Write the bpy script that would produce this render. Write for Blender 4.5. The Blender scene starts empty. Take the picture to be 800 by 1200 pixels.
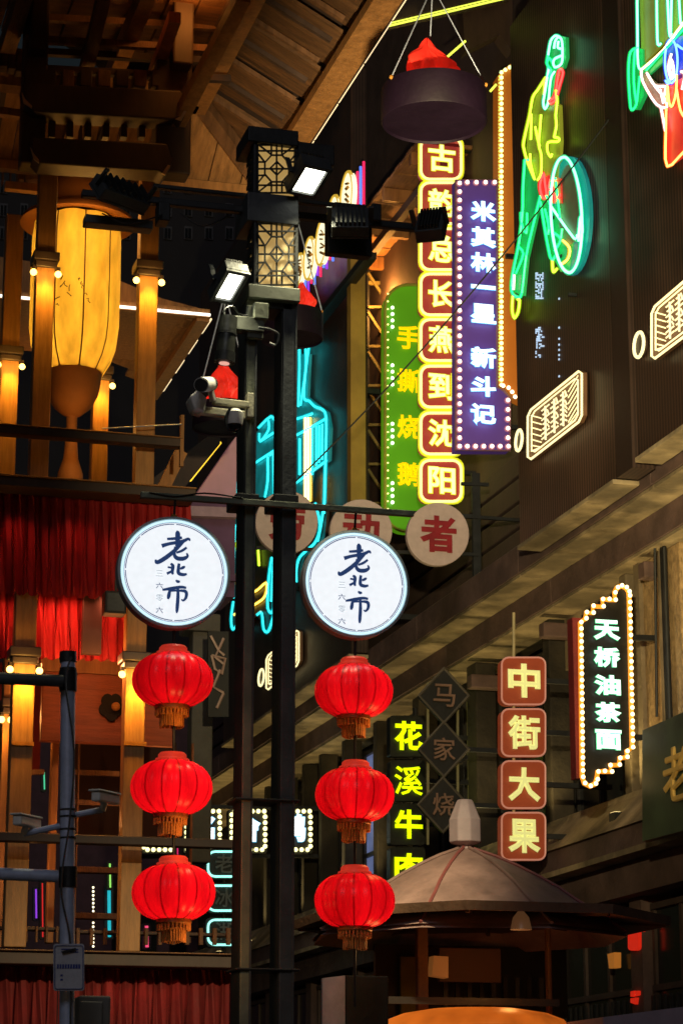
import bpy, bmesh, math, random
from mathutils import Vector, noise
random.seed(7)
C = bpy.context.scene
COL = C.collection
R = math.radians

# ------------------------------------------------------------------ camera
EYE = Vector((0, 0, 1.6)); F_PX = 2800.0
TH = math.atan(.2857*math.cos(R(14.9))); PH = R(14.9)
fw = Vector((math.sin(TH)*math.cos(PH), math.cos(TH)*math.cos(PH), math.sin(PH)))
rt = Vector((math.cos(TH), -math.sin(TH), 0))
up = rt.cross(fw)
cd = bpy.data.cameras.new('camera'); cam = bpy.data.objects.new('camera', cd); COL.objects.link(cam)
cam.location = EYE
cam.rotation_euler = fw.to_track_quat('-Z', 'Y').to_euler()
cd.sensor_fit = 'VERTICAL'; cd.sensor_height = 36; cd.lens = 84; cd.clip_end = 2000; cd.clip_start = .1
cd.dof.use_dof = True; cd.dof.focus_distance = 20; cd.dof.aperture_fstop = 9
C.camera = cam

# ------------------------------------------------------------------ world, night
w = bpy.data.worlds.new('World'); C.world = w; w.use_nodes = True
nt = w.node_tree; bg = nt.nodes['Background']; sky = nt.nodes.new('ShaderNodeTexSky')
sky.sky_type = 'NISHITA'; sky.sun_disc = False; sky.sun_elevation = R(3); sky.sun_rotation = R(199)
nt.links.new(sky.outputs[0], bg.inputs[0]); bg.inputs[1].default_value = .007
sl = bpy.data.lights.new('city_glow_sun', 'SUN'); sl.energy = .2; sl.angle = R(20); sl.color = (.85, .88, 1)  # dim broad sun added to stand in for general city glow
so_ = bpy.data.objects.new('city_glow_sun', sl); COL.objects.link(so_); so_.rotation_euler = Vector((.35, 1, -.62)).to_track_quat('-Z', 'Y').to_euler()
C.view_settings.view_transform = 'Standard'; C.view_settings.look = 'None'
C.view_settings.exposure = 0; C.view_settings.gamma = 1
C.cycles.use_denoising = True
C.cycles.max_bounces = 6; C.cycles.diffuse_bounces = 2; C.cycles.glossy_bounces = 2; C.cycles.transmission_bounces = 3
C.cycles.sample_clamp_indirect = 2.0
C.cycles.caustics_reflective = False; C.cycles.caustics_refractive = False

# ------------------------------------------------------------------ pixel (800x1200) -> place
def ray(px, py): return fw + rt*((px-400)/F_PX) + up*((600-py)/F_PX)
def P(px, py, Y):
    d = ray(px, py); return EYE + d*(Y/d.y)
def PX(px, py, X):
    d = ray(px, py); return EYE + d*(X/d.x)
def PZ(px, py, Z):
    d = ray(px, py); return EYE + d*((Z-EYE.z)/d.z)

# ------------------------------------------------------------------ materials
MC = {}
def mat(name, col, rough=.7, metal=0, var=.25, scale=3, bump=.15, bscale=None, streak=None, spec=.5, grime=0, stretch=None):
    if name in MC: return MC[name]
    m = bpy.data.materials.new(name); m.use_nodes = True; n = m.node_tree; b = n.nodes['Principled BSDF']; L = n.links.new
    b.inputs['Roughness'].default_value = rough; b.inputs['Metallic'].default_value = metal
    b.inputs['Specular IOR Level'].default_value = spec
    g = n.nodes.new('ShaderNodeNewGeometry')
    mp = n.nodes.new('ShaderNodeMapping'); L(g.outputs['Position'], mp.inputs[0])
    if stretch: mp.inputs['Scale'].default_value = stretch
    t = n.nodes.new('ShaderNodeTexNoise'); t.inputs['Scale'].default_value = scale; t.inputs['Detail'].default_value = 6; t.inputs['Roughness'].default_value = .65
    L(mp.outputs[0], t.inputs['Vector'])
    r = n.nodes.new('ShaderNodeValToRGB'); L(t.outputs[0], r.inputs[0])
    r.color_ramp.elements[0].position = .3; r.color_ramp.elements[1].position = .72
    r.color_ramp.elements[0].color = (*[c*(1-var) for c in col], 1); r.color_ramp.elements[1].color = (*[min(1, c*(1+var)) for c in col], 1)
    out = r.outputs[0]
    if grime:
        t3 = n.nodes.new('ShaderNodeTexNoise'); t3.inputs['Scale'].default_value = scale*.35; t3.inputs['Detail'].default_value = 8
        L(g.outputs['Position'], t3.inputs['Vector'])
        r3 = n.nodes.new('ShaderNodeValToRGB'); L(t3.outputs[0], r3.inputs[0]); r3.color_ramp.elements[0].position = .45; r3.color_ramp.elements[1].position = .6
        mx = n.nodes.new('ShaderNodeMix'); mx.data_type = 'RGBA'; mx.blend_type = 'MULTIPLY'; mx.inputs[0].default_value = grime
        L(out, mx.inputs[6]); L(r3.outputs[0], mx.inputs[7]); out = mx.outputs[2]
    L(out, b.inputs['Base Color'])
    if streak:   # fine parallel lines (ribbed or perforated sheet), axis, spacing
        ax, sp, amt = streak
        s = n.nodes.new('ShaderNodeSeparateXYZ'); L(g.outputs['Position'], s.inputs[0])
        ma = n.nodes.new('ShaderNodeMath'); ma.operation = 'MULTIPLY'; ma.inputs[1].default_value = 2*math.pi/sp; L(s.outputs[ax], ma.inputs[0])
        sn = n.nodes.new('ShaderNodeMath'); sn.operation = 'SINE'; L(ma.outputs[0], sn.inputs[0])
        mr = n.nodes.new('ShaderNodeMapRange'); mr.inputs[1].default_value = -1; mr.inputs[2].default_value = 1; mr.inputs[3].default_value = 1-amt; mr.inputs[4].default_value = 1
        L(sn.outputs[0], mr.inputs[0])
        mx = n.nodes.new('ShaderNodeMix'); mx.data_type = 'RGBA'; mx.blend_type = 'MULTIPLY'; mx.inputs[0].default_value = 1
        L(out, mx.inputs[6]); L(mr.outputs[0], mx.inputs[7]); L(mx.outputs[2], b.inputs['Base Color'])
    t2 = n.nodes.new('ShaderNodeTexNoise'); t2.inputs['Scale'].default_value = bscale or scale*6; t2.inputs['Detail'].default_value = 4
    L(mp.outputs[0], t2.inputs['Vector'])
    bp = n.nodes.new('ShaderNodeBump'); bp.inputs['Strength'].default_value = bump; bp.inputs['Distance'].default_value = .02
    L(t2.outputs[0], bp.inputs['Height']); L(bp.outputs[0], b.inputs['Normal'])
    rr = n.nodes.new('ShaderNodeMapRange'); rr.inputs[3].default_value = max(.05, rough-.12); rr.inputs[4].default_value = min(1, rough+.15)
    L(t.outputs[0], rr.inputs[0]); L(rr.outputs[0], b.inputs['Roughness'])
    MC[name] = m; return m
def em(name, col, s, sample=True, var=0, scale=8, base=None):
    if name in MC: return MC[name]
    m = bpy.data.materials.new(name); m.use_nodes = True; n = m.node_tree; b = n.nodes['Principled BSDF']
    b.inputs['Base Color'].default_value = (*(base or [c*.6 for c in col]), 1); b.inputs['Roughness'].default_value = .4
    b.inputs['Emission Color'].default_value = (*col, 1); b.inputs['Emission Strength'].default_value = s
    if var:
        g = n.nodes.new('ShaderNodeNewGeometry'); t = n.nodes.new('ShaderNodeTexNoise'); t.inputs['Scale'].default_value = scale; t.inputs['Detail'].default_value = 5
        n.links.new(g.outputs['Position'], t.inputs['Vector'])
        r = n.nodes.new('ShaderNodeMapRange'); r.inputs[1].default_value = .3; r.inputs[2].default_value = .7; r.inputs[3].default_value = s*(1-var); r.inputs[4].default_value = s*(1+var)
        n.links.new(t.outputs[0], r.inputs[0]); n.links.new(r.outputs[0], b.inputs['Emission Strength'])
    m.cycles.emission_sampling = 'AUTO' if sample else 'NONE'
    MC[name] = m; return m

black = mat('black_painted_steel', (.022, .024, .026), .5, .3, var=.4, scale=6, bump=.1)
pole_m = mat('grey_green_painted_steel', (.17, .19, .14), .55, .1, var=.35, scale=5, bump=.15)
poledk = mat('dark_painted_steel', (.06, .068, .075), .45, .1, var=.3, scale=5)
dark = mat('dark_timber', (.06, .034, .026), .6, var=.4, scale=3, stretch=(1, 1, .3))
timber = mat('brown_timber', (.16, .075, .035), .65, var=.45, scale=5, bump=.4, stretch=(3, .6, .6))
timber_lt = mat('varnished_timber', (.34, .155, .05), .55, var=.35, scale=5, bump=.3, stretch=(3, 3, .4))
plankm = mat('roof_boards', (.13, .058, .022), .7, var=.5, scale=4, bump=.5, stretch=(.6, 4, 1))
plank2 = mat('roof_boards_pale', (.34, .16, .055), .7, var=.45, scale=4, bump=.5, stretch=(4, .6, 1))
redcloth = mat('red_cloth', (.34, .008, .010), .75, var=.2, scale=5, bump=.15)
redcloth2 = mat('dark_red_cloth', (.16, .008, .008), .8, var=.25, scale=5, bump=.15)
galv = mat('galvanised_pipe', (.48, .55, .75), .4, .15, var=.2, scale=12, bump=.1)
whitepl = mat('white_plastic', (.78, .76, .72), .45, var=.12, scale=12)
plaster_dk = mat('shadow_grey_plaster', (.06, .048, .03), .85, var=.35, scale=2.2, bump=.5, grime=.6)  # darker copy of the plaster, shade on the far piers put into its colour
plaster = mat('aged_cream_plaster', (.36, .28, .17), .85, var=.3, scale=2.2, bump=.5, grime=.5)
fascia = mat('mauve_brown_fascia', (.16, .10, .088), .8, var=.3, scale=2.5, bump=.5, grime=.35)
wallup = mat('brown_siding', (.075, .045, .04), .8, var=.3, scale=2, bump=.3)
board = mat('perforated_brown_sheet', (.17, .095, .065), .42, .35, var=.3, scale=1.4, bump=.1, streak=(1, .085, .85), grime=.5)
boardside = mat('brown_sheet_edge', (.065, .038, .028), .5, .3, var=.3, scale=1.4, bump=.1, streak=(0, .06, .5))
glassdk = mat('dark_window_glass', (.012, .014, .016), .12, var=.5, scale=1, bump=.04, bscale=2)
framedk = mat('dark_window_frame', (.02, .018, .016), .5, var=.3)
brickm = mat('rough_bamboo_screen', (.46, .31, .15), .8, var=.5, scale=14, bump=.9, bscale=30, stretch=(1, 1, .6))
kioskr = mat('pink_lit_roof_sheet', (.42, .27, .25), .6, var=.28, scale=4, bump=.3, grime=.35)  # pink light on the kiosk roof is mixed into this base colour
kioskg = mat('faded_olive_roof_sheet', (.24, .21, .12), .6, var=.3, scale=4, bump=.3, grime=.3)
kioskb = mat('kiosk_brown_board', (.10, .05, .028), .7, var=.35, scale=4, bump=.4)
asphalt = mat('asphalt', (.05, .05, .052), .85, var=.25, scale=5, bump=.3)
paving = mat('paving', (.2, .19, .18), .8, var=.2, scale=3)
farwall = mat('far_tower_render', (.03, .028, .03), .8, var=.3, scale=.4)
yellowm = mat('yellow_ochre_paint', (.42, .27, .05), .7, var=.18, scale=2, bump=.2, grime=.25)
goldm = mat('gold_trim', (.50, .22, .04), .45, .3, var=.25, scale=20)
paper_or = mat('orange_fabric_cap', (.42, .17, .05), .7, var=.15, scale=4)

def silk(name, col, ecol, es, rough=.45, dk=.7):
    m = bpy.data.materials.new(name); m.use_nodes = True; n = m.node_tree; n.nodes.clear(); L = n.links.new
    out = n.nodes.new('ShaderNodeOutputMaterial'); tr = n.nodes.new('ShaderNodeBsdfTranslucent'); pb = n.nodes.new('ShaderNodeBsdfPrincipled')
    g = n.nodes.new('ShaderNodeTexCoord'); t = n.nodes.new('ShaderNodeTexNoise'); t.inputs['Scale'].default_value = 7; t.inputs['Detail'].default_value = 5
    mp = n.nodes.new('ShaderNodeMapping'); mp.inputs['Scale'].default_value = (1, 1, .35); L(g.outputs['Object'], mp.inputs[0]); L(mp.outputs[0], t.inputs[0])
    r = n.nodes.new('ShaderNodeValToRGB'); L(t.outputs[0], r.inputs[0]); r.color_ramp.elements[0].position = .3; r.color_ramp.elements[1].position = .7
    r.color_ramp.elements[0].color = (*[c*dk for c in col], 1); r.color_ramp.elements[1].color = (*[min(1, c*1.1) for c in col], 1)
    L(r.outputs[0], tr.inputs[0]); L(r.outputs[0], pb.inputs['Base Color']); pb.inputs['Roughness'].default_value = rough
    pb.inputs['Emission Color'].default_value = (*ecol, 1); pb.inputs['Emission Strength'].default_value = es*2
    mx = n.nodes.new('ShaderNodeMixShader'); mx.inputs[0].default_value = .5; L(pb.outputs[0], mx.inputs[1]); L(tr.outputs[0], mx.inputs[2]); L(mx.outputs[0], out.inputs[0])
    return m
# ------------------------------------------------------------------ mesh builder
class MB:
    def __init__(s): s.v = []; s.f = []
    def add(s, vs, fs):
        k = len(s.v); s.v += [Vector(a) for a in vs]; s.f += [tuple(i+k for i in f) for f in fs]; return s
    def box(s, a, b):
        (x0, y0, z0), (x1, y1, z1) = a, b
        return s.add([(x0,y0,z0),(x1,y0,z0),(x1,y1,z0),(x0,y1,z0),(x0,y0,z1),(x1,y0,z1),(x1,y1,z1),(x0,y1,z1)],
                     [(0,3,2,1),(4,5,6,7),(0,1,5,4),(1,2,6,5),(2,3,7,6),(3,0,4,7)])
    def prism(s, pts, d):
        n = len(pts); d = Vector(d); pts = [Vector(p) for p in pts]
        return s.add(pts+[p+d for p in pts], [tuple(range(n)), tuple(range(2*n-1, n-1, -1))]+[(i, i+n, (i+1)%n+n, (i+1)%n) for i in range(n)])
    def beam(s, a, b, w_, h_, upv=(0, 0, 1)):
        a = Vector(a); b = Vector(b); d = (b-a).normalized(); u = Vector(upv)
        if abs(d.dot(u)) > .98: u = Vector((0, 1, 0))
        x = d.cross(u).normalized(); y = x.cross(d)
        vs = [p+x*(i*w_/2)+y*(j*h_/2) for p in (a, b) for i, j in ((-1,-1),(1,-1),(1,1),(-1,1))]
        return s.add(vs, [(0,1,2,3),(7,6,5,4),(0,4,5,1),(1,5,6,2),(2,6,7,3),(3,7,4,0)])
    def tube(s, pts, r, n=6, closed=False):
        pts = [Vector(p) for p in pts]; m = len(pts); rings = []; prev = None
        for i in range(m):
            a = pts[(i-1)%m] if (closed or i) else pts[i]; b = pts[(i+1)%m] if (closed or i < m-1) else pts[i]
            d = (b-a)
            d = d.normalized() if d.length > 1e-9 else Vector((0, 0, 1))
            u = prev if prev is not None else (Vector((0, 1, 0)) if abs(d.y) < .9 else Vector((1, 0, 0)))
            x = d.cross(u)
            if x.length < 1e-4: x = d.cross(Vector((.3, .5, .8)))
            x.normalize(); y = x.cross(d).normalized(); prev = y
            rr = r[i] if isinstance(r, (list, tuple)) else r
            rings.append([pts[i]+x*math.cos(2*math.pi*k/n)*rr+y*math.sin(2*math.pi*k/n)*rr for k in range(n)])
        vs = [v for q in rings for v in q]; fs = []
        for i in range(m if closed else m-1):
            j = (i+1)%m
            for k in range(n): fs.append((i*n+k, i*n+(k+1)%n, j*n+(k+1)%n, j*n+k))
        if not closed: fs += [tuple(range(n-1, -1, -1)), tuple(range((m-1)*n, m*n))]
        return s.add(vs, fs)
    def lathe(s, prof, c, n=32, mod=None, caps=True):
        c = Vector(c); vs = []; m = len(prof)
        for r, z in prof:
            for k in range(n):
                a = 2*math.pi*k/n; q = r*(mod(a, z) if mod else 1)
                vs.append(c+Vector((q*math.cos(a), q*math.sin(a), z)))
        fs = [(i*n+k, i*n+(k+1)%n, (i+1)*n+(k+1)%n, (i+1)*n+k) for i in range(m-1) for k in range(n)]
        if caps: fs += [tuple(range(n-1, -1, -1)), tuple(range((m-1)*n, m*n))]
        return s.add(vs, fs)
    def ball(s, c, r, n=8):
        return s.lathe([(max(.02*r, r*math.sin(math.pi*i/n)), -r*math.cos(math.pi*i/n)) for i in range(n+1)], c, n+2)
    def build(s, name, m, parent=None, smooth=False, bevel=0):
        me = bpy.data.meshes.new(name); o0 = parent.matrix_world.translation if False else None
        off = wloc(parent) if parent else Vector((0, 0, 0))
        me.from_pydata([v-off for v in s.v], [], s.f); me.materials.append(m)
        bm = bmesh.new(); bm.from_mesh(me); bmesh.ops.recalc_face_normals(bm, faces=bm.faces); bm.to_mesh(me); bm.free()
        if smooth:
            for p in me.polygons: p.use_smooth = True
            try: me.set_sharp_from_angle(angle=R(40))
            except Exception: pass
        o = bpy.data.objects.new(name, me); COL.objects.link(o)
        if parent: o.parent = parent
        if bevel:
            b = o.modifiers.new('bevel', 'BEVEL'); b.width = bevel; b.segments = 2; b.limit_method = 'ANGLE'
        return o
def wloc(o):
    v = Vector((0, 0, 0))
    while o: v = v+o.location; o = o.parent
    return v
def tag(o, label=None, cat=None, group=None, kind=None):
    if label: o['label'] = label
    if cat: o['category'] = cat
    if group: o['group'] = group
    if kind: o['kind'] = kind
    return o
def thing(name, label, cat, loc, group=None):
    o = bpy.data.objects.new(name, None); COL.objects.link(o); o.location = loc; o.empty_display_size = .1
    return tag(o, label, cat, group)
def kids(o): return [c for c in list(bpy.data.objects) if c.parent == o]
def copy_tree(o, parent=None):
    c = o.copy(); COL.objects.link(c); c.parent = parent
    for ch in kids(o): copy_tree(ch, c)
    return c
def inst(src, name, loc, parent):
    o = src.copy(); COL.objects.link(o); o.parent = parent; o.location = Vector(loc)-wloc(parent); return o
def lamp(name, kind, loc, energy, col, parent=None, size=.1, aim=None, spot=60, blend=.6):
    l = bpy.data.lights.new(name, kind); l.energy = energy; l.color = col
    if kind == 'AREA': l.size = size
    else: l.shadow_soft_size = size
    if kind == 'SPOT': l.spot_size = R(spot); l.spot_blend = blend
    o = bpy.data.objects.new(name, l); COL.objects.link(o)
    if parent: o.parent = parent; o.location = Vector(loc)-wloc(parent)
    else: o.location = loc
    if aim is not None: o.rotation_euler = (Vector(aim)-Vector(loc)).to_track_quat('-Z', 'Y').to_euler()
    return o
# panels facing the street end (plane y = Y) or the street (plane x = X)
def fp(pts, Y, t=.06): return MB().prism([P(x, y, Y) for x, y in pts], (0, t, 0))
def wp(pts, X, t=.06): return MB().prism([PX(x, y, X) for x, y in pts], (t, 0, 0))
def rrect(x0, y0, x1, y1, r, n=4):
    o = []
    for cx, cy, a0 in ((x1-r, y0+r, -90), (x1-r, y1-r, 0), (x0+r, y1-r, 90), (x0+r, y0+r, 180)):
        for k in range(n+1):
            a = R(a0+90*k/n); o.append((cx+r*math.cos(a), cy+r*math.sin(a)))
    return o
def along(pts, step, closed=False):   # evenly spaced points on a polyline
    pts = [Vector((*p, 0)) if len(p) == 2 else Vector(p) for p in pts]
    if closed: pts.append(pts[0])
    tot = sum((b-a).length for a, b in zip(pts, pts[1:])); n = max(1, round(tot/step)); step = tot/n
    out = []; acc = 0; nxt = 0
    for a, b in zip(pts, pts[1:]):
        l = (b-a).length
        while nxt <= acc+l+1e-6 and len(out) < n+(0 if closed else 1):
            out.append(a+(b-a)*((nxt-acc)/l if l else 0)); nxt += step
        acc += l
    return out
def smooth_pts(pts, n=4, closed=False):
    out = []; m = len(pts); v = [Vector((*p, 0)) if len(p) == 2 else Vector(p) for p in pts]
    for i in range(m if closed else m-1):
        g = (lambda k: v[k%m]) if closed else (lambda k: v[max(0, min(m-1, k))])
        a, b, c, d = g(i-1), g(i), g(i+1), g(i+2)
        for k in range(n):
            t = k/n; out.append(.5*((2*b)+(c-a)*t+(2*a-5*b+4*c-d)*t*t+(3*b-a-3*c+d)*t**3))
    if not closed: out.append(v[-1])
    return out
# ---- lettering
GC = {}
def glyph(ch, bev, ext):
    k = (ch, bev, ext)
    if k in GC: return GC[k]
    vs, fs = [], []
    for mode in (0, 1):      # filled face, then a rounded rim round every outline
        c = bpy.data.curves.new('g', 'FONT'); c.body = ch; c.size = 1; c.align_x = 'CENTER'; c.align_y = 'CENTER'; c.resolution_u = 2
        if mode: c.fill_mode = 'NONE'; c.bevel_depth = bev; c.bevel_resolution = 1
        else: c.extrude = ext+bev*.8
        o = bpy.data.objects.new('g', c); COL.objects.link(o)
        m = bpy.data.meshes.new_from_object(o.evaluated_get(bpy.context.evaluated_depsgraph_get()))
        k0 = len(vs); vs += [v.co.copy() for v in m.vertices]; fs += [tuple(i+k0 for i in p.vertices) for p in m.polygons]
        bpy.data.objects.remove(o); bpy.data.curves.remove(c); bpy.data.meshes.remove(m)
    x0 = min(v.x for v in vs); x1 = max(v.x for v in vs); y0 = min(v.y for v in vs); y1 = max(v.y for v in vs)
    GC[k] = (vs, fs, (x0, x1, y0, y1)); return GC[k]
def char(ch, cx, cy, wd, ht, at, m, parent, bold=.03, thick=.04, proud=0, side='front', name='character', pad=0):
    """one raised character, centred on a pixel; at = Y (front) or X (wall); pad grows it (for the emissive halo copy behind it)"""
    if ch in '溪': bold = min(bold, .012)
    vs, fs, (x0, x1, y0, y1) = glyph(ch, bold, .02)
    g0 = glyph(ch, bold-pad, .02)[2] if pad else (x0, x1, y0, y1)
    if side == 'front':
        a = P(cx-wd/2, cy, at); b = P(cx+wd/2, cy, at); c = P(cx, cy-ht/2, at); d = P(cx, cy+ht/2, at); W = b.x-a.x; H = c.z-d.z
    else:
        a = PX(cx-wd/2, cy, at); b = PX(cx+wd/2, cy, at); c = PX(cx, cy-ht/2, at); d = PX(cx, cy+ht/2, at); W = a.y-b.y; H = c.z-d.z
    sx = W/(g0[1]-g0[0]); sy = H/(g0[3]-g0[2])
    if ch in '一': sy = sx
    mid = (a+b)/2; mid.z = (c.z+d.z)/2; mx, my = (g0[0]+g0[1])/2, (g0[2]+g0[3])/2
    zt = max(v.z for v in vs); mb = MB(); out = []
    for v in vs:
        x, y, z = (v.x-mx)*sx, (v.y-my)*sy, (v.z/zt)*thick/2+proud+thick/2
        out.append(mid+(Vector((x, -z, y)) if side == 'front' else Vector((-z, -x, y))))
    mb.add(out, fs)
    return mb.build(name, m, parent)
def stroke(pts, X=None, Y=None, ws=None):  # brush stroke as flat ribbon polygon in pixel space -> list of quads
    pass

# ================================================================== SETTING
tag(MB().box((-400, -60, -.3), (400, 900, 0)).build('ground', paving), kind='structure')
tag(MB().box((-5, -30, .004), (7, 200, .008)).build('road', asphalt), kind='structure')
pv = MB()
for i in range(40):
    pv.box((7.1, -5+i*2, .0), (11.9, -5+i*2+1.98, .13))
tag(pv.build('pavement', paving), kind='structure')
tag(MB().box((7, -30, .0), (7.1, 200, .14)).build('kerb', paving), kind='structure')

# ---------------------------------------------------------------- right-hand building
def zx(px, py, X): return PX(px, py, X).z
def yx(px, X, py=1000): return PX(px, py, X).y
bld = thing('shop_building', 'long cream and brown arcade building on the right with deep stone cornice and dark windows', 'building', (12, 40, 0))
YN, YF = 12.0, 60.0
zr = zx(600, 640, 11.5); z1 = zx(600, 676, 11.5); z2 = zx(600, 700, 11.95)
z2 = z1-.09
mb = MB(); mb.box((12.6, YN, zr), (14.6, YF, 24)); mb.build('upper_wall', wallup, bld)
for k in range(5):
    MB().box((12.5, YN, zr+.15+k*.42), (12.6, YF, zr+.52+k*.42)).build('siding_board', wallup, bld, bevel=.02)
def prof(name, pts, m, y0=YN, y1=YF):   # extruded along the street, in lengths with open joints
    y = y0
    while y < y1-.01:
        yn = min(y+5.0, y1)
        MB().prism([(x, y, z) for x, z in pts], (0, yn-y-.02, 0)).build(name, m, bld); y = yn
cor_m = mat('weathered_cornice_render', (.42, .33, .20), .85, var=.35, scale=2.5, bump=.7, bscale=9, grime=.55)
prof('cornice_fascia', [(11.5, z1), (11.5, zr-.05), (11.56, zr), (12.6, zr+.05), (12.6, z1)], fascia)
prof('cornice_soffit', [(11.53, z1-.006), (11.53, z1-.05), (12.6, z1-.05), (12.6, z1-.006)], cor_m)
z3 = z1-.42
prof('cornice_fascia', [(12.0, z3), (12.0, z1-.056), (12.7, z1-.056), (12.7, z3)], fascia)
prof('cornice_soffit', [(12.03, z3-.006), (12.03, z3-.05), (12.9, z3-.05), (12.9, z3-.006)], cor_m)
# lower storey: sill, canopy, fascia
zs = zx(700, 943, 12.2); zcn = zx(700, 978, 11.7); zf = zx(700, 1004, 11.7)
prof('sill_canopy', [(12.6, zs), (12.2, zs), (12.17, zs-.08), (11.72, zcn+.03), (11.7, zcn), (12.6, zcn)], cor_m)
prof('band_fascia', [(11.76, zf), (11.76, zcn-.006), (12.6, zcn-.006), (12.6, zf)], fascia)
zq = zx(700, 1058, 12.0)
prof('band_moulding', [(11.7, zf-.08), (11.7, zf-.005), (12.6, zf-.005), (12.6, zf-.08)], cor_m)
prof('frieze', [(12.0, zq), (12.0, zf-.085), (12.6, zf-.085), (12.6, zq)], fascia)
# back wall of the middle storey and its piers
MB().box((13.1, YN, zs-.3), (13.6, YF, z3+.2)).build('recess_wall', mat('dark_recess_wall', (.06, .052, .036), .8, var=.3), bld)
piers = [(808, 752), (742, 734), (648, 640), (560, 549), (492, 484), (442, 437), (404, 400), (376, 373), (356, 353), (330, 327), (312, 309)]
for i, (pa, pb) in enumerate(piers):
    ya, yb = yx(pa, 12.25), yx(pb, 12.25)
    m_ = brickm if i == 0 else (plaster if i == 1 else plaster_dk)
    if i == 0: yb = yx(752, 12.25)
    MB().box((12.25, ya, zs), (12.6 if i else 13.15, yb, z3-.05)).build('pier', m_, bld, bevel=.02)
# strips of the nearest pier: bamboo screens with slim dividers
for pa, pb, m_ in ((758, 752, plaster), (783, 781, plaster)):
    MB().box((12.19, yx(pa, 12.19), zs), (12.25, yx(pb, 12.19), z3-.05)).build('pier_edge', m_, bld)
o = MB().tube([PX(769, 840, 12.1), PX(766.5, 625, 12.1)], .02, 8).build('conduit', black, bld)
o = MB().box((12.14, yx(789, 12.14), zs), (12.2, yx(784, 12.14), z3-.05)).build('downpipe', black, bld, bevel=.02)
up_m = em('fill_uplight_lens', (1, .75, .3), 3, False)  # small uplights added on the ledge to brighten cornice and piers
for k in range(13):
    yy = 20.5+k*3.0; zu = zs-.08-.6*(zs-.11-zcn); o = MB().box((11.85, yy-.1, zu-.06), (11.95, yy+.1, zu+.06)).build('fill_uplight', black, bld)
    MB().box((11.86, yy-.08, zu+.06), (11.94, yy+.08, zu+.066)).build('fill_uplight_lens', up_m, o)
    lamp('fill_uplight_lamp', 'SPOT', (11.86, yy, zu+.1), 140 if k > 2 else 260, (1, .74, .30), o, .05, (11.80, yy, z3), 105, 1.0)
# windows
winlit = em('dim_curtained_window', (.25, .22, .05), .10, False, var=.5, scale=2)
wincool = em('cool_lit_window', (.35, .45, .9), .22, False, var=.6, scale=1.5)
for i in range(len(piers)-1):
    y0 = yx(piers[i][1], 12.25)+.02; y1 = yx(piers[i+1][0], 12.25)-.02
    if y1-y0 < .3: continue
    zb, zt = zs+.02, z3-.35
    if i == 1: zt = zx(720, 760, 12.6)
    nx = max(1, round((y1-y0)/1.1)); nz = 3
    f = MB()
    for k in range(nx+1):
        yy = y0+(y1-y0)*k/nx; f.box((12.62, yy-.035, zb), (12.74, yy+.035, zt))
    for k in range(nz+1):
        zz = zb+(zt-zb)*(k/nz)**1.15; f.box((12.60, y0, zz-.035), (12.72, y1, zz+.035))
    wn = f.build('window', framedk, bld)
    for k in range(nx):
        a = y0+(y1-y0)*k/nx+.035; b = y0+(y1-y0)*(k+1)/nx-.035
        gm = glassdk
        if i == 3 and k % 2 == 0: gm = winlit
        if i >= 5 and k % 2: gm = wincool
        MB().box((12.67, a, zb), (12.69, b, zt)).build('pane', gm, wn)
    for k in range(nx*2):   # hanging blinds behind the glass
        yy = y0+(y1-y0)*(k+.5)/(nx*2)
        MB().box((12.78, yy-.12, zb+.3), (12.82, yy+.12, zt)).build('blind', mat('dim_olive_blind', (.05, .042, .014), .9), wn)
    if i == 1:
        MB().box((12.5, y0, zt), (13.1, y1, z3-.05)).build('plaster_panel', plaster, bld)
# short cross beams under the cornice
for px, py in ((763, 670), (645, 740), (560, 800), (478, 860)):
    p = PX(px, py, 12.2)
    MB().box((12.05, p.y-.1, p.z-.1), (13.1, p.y+.12, p.z+.12)).build('cross_beam', fascia, bld, bevel=.02)
# ground storey shopfront
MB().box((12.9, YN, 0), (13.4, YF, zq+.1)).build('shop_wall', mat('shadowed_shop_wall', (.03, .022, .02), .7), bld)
y = YN+1
k = 0
while y < YF-3:
    f = MB(); zt = zq-.15
    for q in range(4): f.box((12.3, y+q*.9-.04, .3), (12.42, y+q*.9+.04, zt))
    for zz in (.3, 2.0, 2.9, 3.6, zt): f.box((12.28, y-.04, zz-.04), (12.40, y+2.74, zz+.04))
    wn = f.build('shop_window', mat('brown_shop_frame', (.09, .06, .05), .6), bld)
    for q in range(3): MB().box((12.34, y+q*.9+.04, .3), (12.36, y+q*.9+.86, zt)).build('pane', glassdk, wn)
    q = MB()
    for j in range(14): q.box((12.22, y+j*.2, 2.95), (12.25, y+j*.2+.05, 3.5))
    q.build('baluster_rail', framedk, wn)
    MB().box((12.2, y+2.85, 0), (12.9, y+3.25, zq)).build('shop_pier', fascia, bld)
    y += 3.4; k += 1
# high eave whose boards glow orange behind the vertical signs
eave = thing('timber_eave', 'orange lit timber eave high behind the red and yellow character tiles', 'eave', (13, 41, 18.6))
for k in range(26):
    MB().box((11.6, 37+k*.36, 18.6+.02*(k % 2)), (16, 37+k*.36+.345, 18.66+.02*(k % 2))).build('plank', plank2, eave)
for k in range(6): MB().box((11.6, 37.4+k*1.7, 18.36), (16, 37.52+k*1.7, 18.6)).build('rafter', timber_lt, eave)
for X in (12.0, 13.2): MB().box((X, 37, 18.2), (X+.14, 46.4, 18.36)).build('purlin', dark, eave)
MB().box((12.6, 44, 13), (16, 46, 18.2)).build('end_wall', wallup, eave)
lamp('eave_lamp', 'POINT', (12.4, 42.0, 17.6), 170, (1, .42, .08), eave, .15)
lamp('eave_lamp', 'POINT', (14.2, 41.0, 17.2), 160, (1, .72, .3), eave, .15)
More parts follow.
